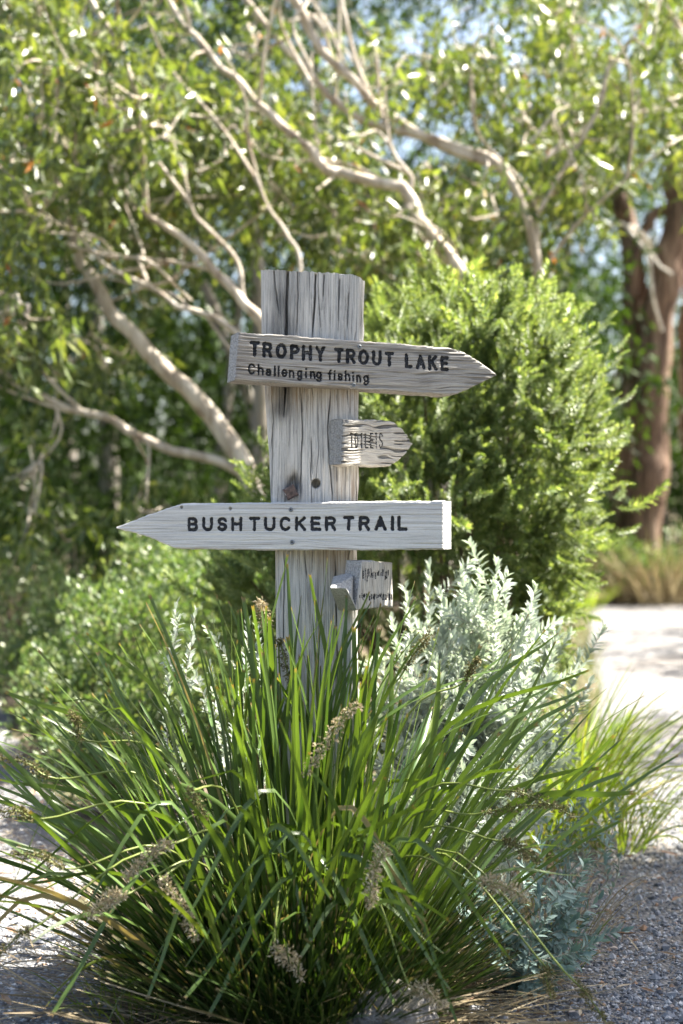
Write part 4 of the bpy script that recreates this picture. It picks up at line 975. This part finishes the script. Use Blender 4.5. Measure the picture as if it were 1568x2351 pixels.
# ------------------------------------------------------------------ low leafy shrubs on the left
def low_shrub(label, c, rad, n, rng, mat='shrub', L=.042, W=.018, group=None, name='low_shrub'):
    sh = thing(name, label, 'shrub', (c[0], c[1], 0), group)
    m = n // 14; d = rdir(rng, m); d[:, 2] = np.abs(d[:, 2]) * 1.1 - .15; d = nrm(d)
    k = 1 + .9 * (vn(d[:, 0] * 2.6 + c[0] * 9 + 30, d[:, 1] * 2.6 + d[:, 2] * 3 + 30, 75) - .5)
    cc = np.array([c[0], c[1], rad[2] * .42]) + d * np.array([rad[0], rad[1], rad[2] * .62]) * (k * (1 - np.abs(rng.normal(size=m)) * .18))[:, None]
    cc[:, 2] = np.maximum(cc[:, 2], .05)
    p = np.repeat(cc, 14, 0) + rng.normal(size=(m * 14, 3)) * .042; p[:, 2] = np.maximum(p[:, 2], .03)
    out = np.repeat(d, 14, 0); dr = nrm(out * .6 + rdir(rng, m * 14) * .8 + [0, 0, .5])
    mb = MB(); leaves(mb, p, dr, rdir(rng, m * 14), rng.uniform(.7, 1.3, m * 14) * L, rng.uniform(.7, 1.2, m * 14) * W, fold=.2)
    mb.build('foliage', M[mat], sh)
    ms = MB()
    for q in cc[:: max(1, m // 26)]:
        b = np.array([c[0], c[1], 0]); P = smooth_path(np.array([b, (b + q) / 2 + rng.normal(size=3) * .04, q]), 7); P[:, 2] = np.maximum(P[:, 2], 0)
        tube(ms, P, np.linspace(.010, .002, 7), 4)
    ms.build('stems', M['needle_stem'], sh)
    return sh
rng = np.random.RandomState(66)
for (lab, px, D, rad, n) in (
    ('bright leafy low shrub beside the left path edge', 215, 6.6, (.36, .40, .50), 3600), ('low spreading shrub overhanging the left gravel path', 130, 8.3, (.42, .5, .55), 3600),
    ('broad sunlit low shrub left of the signpost', 330, 6.9, (.50, .5, .80), 5200), ('rounded low shrub under the fallen pale limb', 480, 7.4, (.55, .5, .98), 5200),
    ('tallest low shrub close behind the post on its left', 580, 7.9, (.55, .5, 1.10), 4600), ('low shrub in the second row beneath the leaning gum', 250, 8.6, (.7, .5, .85), 4600), ('small shrub at the feet of the left shrubs', 300, 5.75, (.34, .3, .40), 2600), ('low shrub at the back of the left bed', 60, 9.6, (.8, .5, .80), 3600)):
    p = at(px, CY, D); low_shrub(lab, (p[0], D), rad, n, rng)

# ------------------------------------------------------------------ trees
def clump_leaves(mb, centres, n, rad, L, W, rng, hang=.7):
    """each clump is a handful of drooping sprays with leaves strung along them"""
    per = 11; ns = max(2, n // per); nc = len(centres); m = nc * ns
    o = np.repeat(centres, ns, 0) + rng.normal(size=(m, 3)) * rad * .75
    d = nrm(rdir(rng, m) + np.array([0, 0, -.35])); ln = rng.uniform(.8, 1.7, (m, 1)) * rad
    t = np.linspace(0, 1, per)[None, :, None]
    P = o[:, None] + d[:, None] * ln[:, None] * t + np.array([0, 0, -1.0]) * (ln[:, None] * .55) * t ** 2
    P = (P + rng.normal(size=P.shape) * rad * .10).reshape(-1, 3); k = len(P)
    ld = nrm(np.repeat(d, per, 0) * .5 + rdir(rng, k) * .8 + np.array([0, 0, -hang]))
    leaves(mb, P, ld, rdir(rng, k), rng.uniform(.7, 1.3, k) * L, rng.uniform(.7, 1.25, k) * W, fold=.12, shape=.42)
def limb_pts(pts, D):
    out = []
    for q in pts: out.append(at(q[0], q[1], q[2] if len(q) > 2 else D))
    return np.array(out)
def gum_tree(name, label, base, D, limbs, regions, rng, bark, leaf='gum', leafL=.105, leafW=.030, per=62, crad=.19, gaps=(), dead=(), branches=8, strips=False):
    """limbs: ([(px,py[,D])...], r0 px, r1 px); the first is the trunk. regions: (x0,x1,y0,y1,D0,D1,count)"""
    t = thing(name, label, 'tree', (base[0], base[1], 0)); samples = []
    for k, (pts, r0, r1) in enumerate(limbs):
        W = limb_pts(pts, D)
        if k == 0: W = np.vstack([[base[0], base[1], -.05], W])
        n = max(14, len(W) * 7); P = smooth_path(W, n)
        P += (np.stack([vn(np.arange(n) * .3, np.zeros(n) + k * 3 + j * 11, 80 + j) for j in range(3)], 1) - .5) * (r0 / FPX * D) * .55 * np.linspace(.3, 1, n)[:, None]
        mb = MB(); tube(mb, P, np.linspace(r0, r1, n) * (.76 if k == 0 else .60) / FPX * D, 12, wob=.06, seed=k)
        mb.build('trunk' if k == 0 else 'limb', M['dead'] if k in dead else M[bark], t, smooth=True)
        if k not in dead: samples.append(P[n // 3:])
    if strips:      # long strips of peeling bark
        for k in range(26):
            q = limb_pts(limbs[k % 2][0], D); W = smooth_path(q, 40); i0 = rng.randint(4, 26); a = rng.uniform(2.4, 7.0); rr = (50 if k % 2 == 0 else 32) * .82 / FPX * D
            c = W[i0] + np.array([math.cos(a) * rr, math.sin(a) * rr, 0]); L = rng.uniform(.6, 2.0); z = np.linspace(0, 1, 9)
            P = np.stack([c[0] + (q[0, 0] - q[-1, 0]) * 0 * z + math.cos(a) * .12 * z ** 2 + .05 * np.sin(z * 5 + k), c[1] + math.sin(a) * .07 * z ** 2 + 0 * z, c[2] - L * z], 1)
            mb = MB(); ribbon(mb, P, rng.uniform(.04, .10), fold=.5, twist=rng.normal(), roll=a, blunt=.3, clear=.05); mb.build('bark_strip', M['bark_brown'], t, smooth=True)
    tops = list(samples)
    for k in range(branches):
        q = tops[rng.randint(len(tops))]; i0 = rng.randint(2, len(q) - 3); tg = nrm(q[min(i0 + 2, len(q) - 1)] - q[i0])
        dr = nrm(tg * .6 + rdir(rng, 1)[0] * .75 + np.array([0, 0, .55])); L = rng.uniform(.45, 1.5)
        W = np.array([q[i0], q[i0] + dr * L * .35 + rng.normal(size=3) * .05, q[i0] + dr * L * .7 + np.array([0, 0, .08]) + rng.normal(size=3) * .09, q[i0] + dr * L + np.array([0, 0, .2]) + rng.normal(size=3) * .12])
        P = smooth_path(W, 16); mb = MB(); tube(mb, P, np.linspace(.012, .004, 16), 8, wob=.06, seed=k)
        mb.build('limb', M[bark], t, smooth=True); samples.append(P[4:])
    samples = np.vstack(samples); cs = []
    for (x0, x1, y0, y1, D0, D1, cnt) in regions:
        tries = 0
        while cnt > 0 and tries < 6000:
            tries += 1
            px, py, dd = rng.uniform(x0, x1), rng.uniform(y0, y1), rng.uniform(D0, D1)
            if vn(px / 120 + 10, py / 120 + 10, 91) < .34 + .12 * rng.rand(): continue
            if any(((px - gx) / gw) ** 2 + ((py - gy) / gh) ** 2 < 1 for gx, gy, gw, gh in gaps): continue
            p = at(px, py, dd)
            if p[2] < .3: continue
            cs.append(p); cnt -= 1
    cs = np.array(cs); mb = MB(); clump_leaves(mb, cs, per, crad, leafL, leafW, rng)
    mb.build('crown', M[leaf], t)
    tw = MB()
    dist0 = np.array([np.min(np.linalg.norm(samples - c, axis=1)) for c in cs]); ex = samples
    for c in cs[np.argsort(dist0)]:
        dd_ = np.linalg.norm(ex - c, axis=1); j = np.argmin(dd_ + rng.rand(len(ex)) * .15); s = ex[j]; ex = np.vstack([ex, c[None]])
        if dd_[j] > 1.6: continue
        P = smooth_path(np.array([s, (s + c) / 2 + rng.normal(size=3) * .08, c, c + rng.normal(size=3) * .12]), 9)
        tube(tw, P, np.linspace(.010, .003, 9), 4)
    tag(tw.build('twigs', M[bark], t), kind='stuff')
    return t
GAPS = ((310, 120, 70, 90), (215, 30, 60, 40), (640, 380, 30, 50), (1190, 40, 60, 50), (1100, 230, 50, 40), (1500, 420, 70, 60), (1420, 50, 60, 80), (1265, 210, 40, 60), (900, 40, 60, 60))
rng = np.random.RandomState(77)
gum_tree('gum_tree', 'pale smooth-barked gum leaning left with one low limb sweeping out', at(640, 1600, 9.0), 9.0,
    [([(600, 1180), (515, 1000), (440, 905), (335, 800), (245, 705), (195, 610), (165, 535), (130, 440), (60, 330)], 34, 9),
     ([(600, 1120), (510, 1062), (400, 1035), (300, 990), (235, 955), (150, 932), (60, 892), (0, 850), (-110, 800)], 20, 8),
     ([(195, 620), (240, 690), (330, 660), (410, 640)], 5, 3), ([(150, 560, 8.6), (260, 590, 8.5), (340, 600, 8.3), (440, 690, 8.6)], 8, 5),
     ([(170, 540), (190, 440), (150, 320), (60, 240)], 7, 3)],
    [(-90, 420, -60, 300, 7.6, 10.2, 84), (-90, 300, 300, 620, 8.9, 11, 52), (-90, 150, 300, 560, 7.6, 8.8, 14), (-60, 150, 560, 770, 7.6, 9, 18), (-400, 800, -700, -90, 8.6, 11.5, 60), (20, 460, 1040, 1260, 8.6, 10.5, 16), (60, 330, 700, 960, 10.2, 11.5, 8)], rng, 'bark_pale', gaps=GAPS)  # region above the view added to block sky light on the background
gum_tree('gum_tree', 'many-limbed pale gum fanning up and left from behind the post', at(740, 1600, 8.4), 8.4,
    [([(700, 1200), (660, 900), (600, 740), (555, 690), (470, 600), (390, 525), (335, 490), (280, 400)], 22, 6),
     ([(660, 900), (545, 768), (470, 720), (405, 700), (330, 650), (240, 605), (185, 540)], 14, 5),
     ([(610, 760), (560, 690), (545, 600), (480, 530), (440, 480), (420, 380)], 12, 4),
     ([(660, 880), (690, 620), (660, 540), (610, 460), (570, 330)], 9, 5), ([(590, 740), (520, 640), (400, 600), (260, 585), (190, 540)], 8, 4),
     ([(470, 720), (520, 790), (590, 860)], 6, 4), ([(335, 490, 8.2), (325, 330, 8.0), (308, 205, 7.9), (272, 110, 7.9), (190, -30, 7.9)], 11, 9), ([(300, 185, 7.9), (275, 90, 7.9), (262, -40, 7.9)], 9, 7)],
    [(230, 720, 180, 480, 8.8, 10.8, 62), (150, 560, 420, 620, 9.4, 10.8, 12)], rng, 'bark_pale', gaps=GAPS, per=80)
gum_tree('gum_tree', 'straight grey-pink gum trunk standing beyond the post top', at(600, 1480, 13.0), 13.0,
    [([(600, 1100), (596, 800), (592, 620), (582, 450), (560, 380), (600, 200), (590, 20)], 25, 14), ([(560, 385), (500, 400), (420, 330)], 9, 4), ([(590, 420), (640, 350), (680, 200)], 9, 4)],
    [(380, 800, -60, 420, 11.5, 14, 66), (300, 1300, -620, -60, 11.2, 14.5, 60), (600, 1900, -560, -80, 12, 17, 150)], rng, 'bark_grey', 'gum_shade_dark', gaps=GAPS, per=110, crad=.28, leafL=.10, leafW=.03)  # regions above the view added to shade the background at mid-left
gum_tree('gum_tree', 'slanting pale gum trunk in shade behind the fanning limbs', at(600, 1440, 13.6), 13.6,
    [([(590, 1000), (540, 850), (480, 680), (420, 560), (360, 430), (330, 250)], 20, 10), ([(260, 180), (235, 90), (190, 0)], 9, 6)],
    [(180, 520, -60, 450, 12.6, 15, 50), (100, 900, -620, -60, 10.5, 14.5, 60), (350, 1350, -420, -60, 14.2, 17.5, 110)], rng, 'bark_grey', 'gum_shade_dark', gaps=GAPS, per=110, crad=.28, leafL=.10, leafW=.03)  # overhead regions out of view added to keep sun off the woodland
gum_tree('gum_tree', 'gum with reddish limb sweeping up and left from behind the needle bush', at(1230, 1560, 8.7), 8.7,
    [([(1190, 1100), (1130, 760), (1040, 605), (965, 505), (930, 440), (890, 425), (800, 402), (735, 378), (690, 320), (640, 288), (560, 205), (480, 125), (425, 55), (360, -40)], 26, 7),
     ([(935, 445), (945, 410), (900, 340), (880, 200)], 12, 4), ([(735, 380), (720, 250), (715, 120)], 5, 3)],
    [(640, 1010, 200, 620, 8.5, 11, 48), (430, 780, 40, 330, 8.6, 11, 28)], rng, 'bark_pale', gaps=GAPS)
gum_tree('gum_tree', 'gum with three heavy limbs crossing high above the post', at(1190, 1600, 9.2), 9.2,
    [([(1195, 1050), (1235, 700), (1215, 520), (1150, 385), (1040, 335), (862, 288), (790, 248), (720, 182), (645, 95), (590, 38), (540, -40)], 17, 9),
     ([(1150, 385), (1000, 330), (868, 245), (830, 202), (765, 145), (720, 80), (680, 0), (650, -60)], 17, 17), ([(850, 225), (810, 120), (785, 0), (770, -60)], 10, 6),
     ([(760, 140), (740, 60), (690, 20), (640, -20)], 9, 5), ([(1235, 600), (1220, 450), (1100, 310), (1080, 180)], 9, 4), ([(1215, 520), (1300, 380), (1380, 240), (1400, 120)], 9, 4), ([(1235, 640), (1320, 520), (1450, 400), (1540, 330)], 8, 3)],
    [(820, 1320, 110, 520, 8.9, 12, 74), (860, 1250, 440, 620, 9.8, 12, 20), (1230, 1660, 60, 330, 9.2, 12, 46), (1250, 1660, -60, 60, 9.2, 12, 8), (1180, 1480, 240, 470, 9, 11.5, 28), (1540, 1680, 300, 480, 9.4, 11, 6), (960, 1560, -40, 260, 9.5, 13, 34), (1030, 1330, -60, 190, 10, 13, 22)], rng, 'bark_pale', gaps=GAPS)
gum_tree('gum_tree', 'thick red-brown barked gum beside the right path with bleached dead branches', at(1490, 1376, 19.5), 19.5,
    [([(1478, 1250), (1494, 1050), (1498, 900), (1518, 700), (1540, 560), (1562, 420), (1590, 200), (1600, 0)], 60, 36),
     ([(1440, 1300, 19.9), (1428, 1150, 19.9), (1448, 900, 19.9), (1455, 650, 19.9), (1430, 500, 19.9), (1412, 380, 19.9), (1330, 200, 19.9), (1270, 70, 19.6), (1235, -30, 19.6)], 46, 32),
     ([(1450, 680), (1470, 560), (1500, 495), (1540, 480), (1565, 540), (1560, 640)], 21, 24),
     ([(1505, 600, 19.3), (1480, 545, 18.9), (1445, 520, 18.8), (1395, 512, 18.7), (1340, 485, 18.6), (1290, 450, 18.6)], 11, 5),
     ([(1440, 525, 18.75), (1475, 565, 18.6), (1510, 605, 18.5), (1545, 632, 18.4)], 9, 4), ([(1520, 760, 19.2), (1500, 690, 19.0), (1490, 600, 18.8), (1465, 550, 18.7)], 6, 5),
     ([(1600, 1300, 20.4), (1590, 1000, 20.4), (1580, 800, 20.4), (1610, 600, 20.4)], 44, 36)],
    [(1250, 1700, -120, 330, 17, 20, 70)], rng, 'bark_brown', gaps=GAPS, dead=(3, 4, 5), branches=5, strips=True, crad=.36, leafL=.17, leafW=.05)

# woodland behind: three tree forms, copied
def back_tree(seed, h, r, mat):
    rg = np.random.RandomState(seed); t = thing('woodland_tree', 'x', 'tree', (0, 0, 0))
    P = smooth_path(np.array([[0, 0, -.1], [rg.normal() * .15, rg.normal() * .15, h * .35], [rg.normal() * .3, rg.normal() * .3, h * .9]]), 14)
    mb = MB(); tube(mb, P, np.linspace(.16, .05, 14), 9, wob=.15); mb.build('trunk', M['bark_grey'], t, smooth=True)
    n = int(150 * r * h / 14); u = rg.rand(n) ** .8; z = .5 + (h - .5) * u
    prof = r * (.45 + .75 * np.sin(np.clip(u, 0, 1) * 2.9)) * (.75 + .5 * vn(u * 6, np.zeros(n) + seed, 93))
    a = rg.rand(n) * 6.283; q = np.sqrt(rg.rand(n) * .8 + .2)
    cs = np.stack([np.cos(a) * prof * q, np.sin(a) * prof * q, z], 1)
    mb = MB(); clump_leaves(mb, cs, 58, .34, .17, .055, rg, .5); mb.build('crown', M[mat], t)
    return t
protos = [back_tree(1, 9.5, 2.3, 'wood'), back_tree(2, 8.0, 2.5, 'wood'), back_tree(3, 11.0, 2.2, 'gum_shade_dark'), back_tree(4, 5.2, 2.0, 'wood')]
spots = [(0, -5.6, 19, 0, .95), (1, -2.9, 17.5, 1.2, 1.0), (2, -.6, 21, .4, .95), (3, 1.2, 16.5, 2.0, 1.0), (1, 3.2, 22.5, 2.9, .95), (0, 5.9, 26, 4.2, .8), (2, -4.4, 24, 3.3, 1.05), (3, -4.6, 15.2, .7, .9), (3, -1.3, 14.6, 3.9, .75), (1, 1.4, 26, 5.1, .95), (3, .7, 18.8, 4.4, .85), (3, 7.6, 24.5, 1.1, .9), (0, -8.2, 23, 2.2, 1.0), (1, 9.4, 27, 2.2, .9)]
nm = ['tall broad woodland tree', 'rounded woodland tree', 'tall dark narrow woodland tree', 'short bushy woodland tree']
wh = ['far left beyond the leaning gum', 'behind the leaning pale gum', 'directly behind the post top', 'behind the needle bush', 'behind the reddish limb', 'at the far end of the right path', 'deep behind the left gums', 'shading the left shrubs', 'in the dark gap left of the post',
      'deepest behind the post', 'half hidden behind the needle bush', 'closing the right path', 'outermost on the left', 'outermost on the right']
used = set()
for (k, x, y, rz, s), where in zip(spots, wh):
    src = protos[k]
    if k not in used: o = src; used.add(k)
    else:
        o = src.copy(); COL.objects.link(o)
        for ch in src.children:
            c = ch.copy(); COL.objects.link(c); c.parent = o
    o.location = (x, y, 0); o.rotation_euler = (0, 0, rz); o.scale = (s, s, s)
    o['label'] = nm[k] + ' ' + where; o['group'] = 'woodland trees behind the clearing'
# a far-off belt of wood closing the horizon
rg = np.random.RandomState(8); n = 1500; a = rg.uniform(.25, math.pi - .25, n); r = rg.uniform(34, 46, n)
cs = np.stack([np.cos(a) * r, np.sin(a) * r, rg.rand(n) ** 1.2 * (6 + 3 * vn(a * 9, a * 0, 94))], 1)
mb = MB(); clump_leaves(mb, cs, 34, .8, .5, .22, rg, .4)
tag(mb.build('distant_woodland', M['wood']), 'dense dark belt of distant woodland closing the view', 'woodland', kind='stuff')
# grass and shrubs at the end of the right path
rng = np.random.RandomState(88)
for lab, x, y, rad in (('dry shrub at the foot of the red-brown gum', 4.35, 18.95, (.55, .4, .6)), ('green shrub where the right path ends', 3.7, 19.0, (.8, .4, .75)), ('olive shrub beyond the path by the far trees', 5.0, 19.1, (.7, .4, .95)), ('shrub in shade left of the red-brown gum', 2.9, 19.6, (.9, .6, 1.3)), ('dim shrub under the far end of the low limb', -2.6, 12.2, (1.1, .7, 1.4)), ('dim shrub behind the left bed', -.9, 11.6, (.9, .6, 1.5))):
    low_shrub(lab, (x, y), rad, 4200, rng, L=.06, W=.028, mat='wood' if lab.startswith('dim') else 'shrub')  # dim shrubs take the darkened leaf, shade put into their colour
tuft('tussock_grass', 'tall dry grass beside the red-brown trunk', (4.4, 18.8), 420, .9, .5, 1.15, .020, M['straw'], rng, .7)
tuft('tussock_grass', 'greenish grass fringe along the far right path edge', (2.6, 17.0), 220, .5, .2, .5, .016, M['tussock'], rng, .7)
mb = MB()
for _ in range(700):      # ragged verge between the bush and the right path
    y = 4.7 + 12 * rng.rand() ** 1.6; x = np.interp(y, PRL[:, 1], PRL[:, 0]) - abs(rng.normal()) * .07 * y ** .6 + .03
    P = blade_path(np.array([x, y, 0.0]), rng.rand() * 6.283, abs(rng.normal()) * .4, rng.uniform(.06, .22) * (1 + y * .02), rng.gamma(2, .35), 6)
    ribbon(mb, P, rng.uniform(.003, .006) * (1 + y * .05), fold=.3, roll=rng.normal(), blunt=.2)
tag(mb.build('verge_grass', M['verge'], smooth=True), 'ragged half-dry grass verge along the right gravel path', 'grass', kind='stuff')
# unseen gums on the right, crowns shaped to shade the sign and gravel
def shade_tree(label, x, y, lobes, seed, per=70):
    crown = lobes[0]
    rg = np.random.RandomState(seed); t = thing('gum_tree', label, 'tree', (x, y, 0))
    c0 = np.array(crown[0]); P = smooth_path(np.array([[x, y, -.1], [x - .1, y, 1.8], c0 * .7 + np.array([x, y, 4]) * .3, c0]), 20)
    mb = MB(); tube(mb, P, np.linspace(.19, .06, 20), 12, wob=.12); mb.build('trunk', M['bark_pale'], t, smooth=True)
    cs = np.vstack([np.array(c) + rdir(rg, n) * (rg.rand(n, 1) ** .4) * np.array(q) for c, q, n in lobes]); S_ = np.array(sd)
    rel = cs - np.array([.07, 3.62, 1.02]); cs = cs[np.linalg.norm(rel - np.outer(rel @ S_, S_), axis=1) > .45]; n = len(cs)  # crown opened along the sun ray to let light onto the lowest block
    mb = MB(); clump_leaves(mb, cs, per, .22, .13, .042, rg); mb.build('crown', M['gum'], t)
    for k in range(12):
        e = cs[rg.randint(n)] if k + 1 >= min(3, len(lobes)) else np.array(lobes[k + 1][0]); mb = MB(); tube(mb, smooth_path(np.array([P[13], (P[13] + e) / 2 + [0, 0, .1], e]), 10), np.linspace(.05, .012, 10), 8); mb.build('limb', M['bark_pale'], t, smooth=True)
shade_tree('unseen spreading gum on the right path side, crown shaped to shade the sign and near gravel', 4.4, 2.6, [((2.6, 2.95, 4.4), (2.0, .95, 0.8), 320), ((4.1, 4.75, 4.4), (1.0, 1.15, .7), 260), ((1.66, 4.38, 4.4), (.22, .14, .2), 8)], 12)
shade_tree('unseen gum farther along the right path side, crown placed to throw shade across the gravel', 7.2, 7.6, [((5.7, 8.4, 5.0), (1.5, .95, .7), 90), ((7.8, 13.2, 5.6), (2.3, 3.0, .8), 110)], 15)
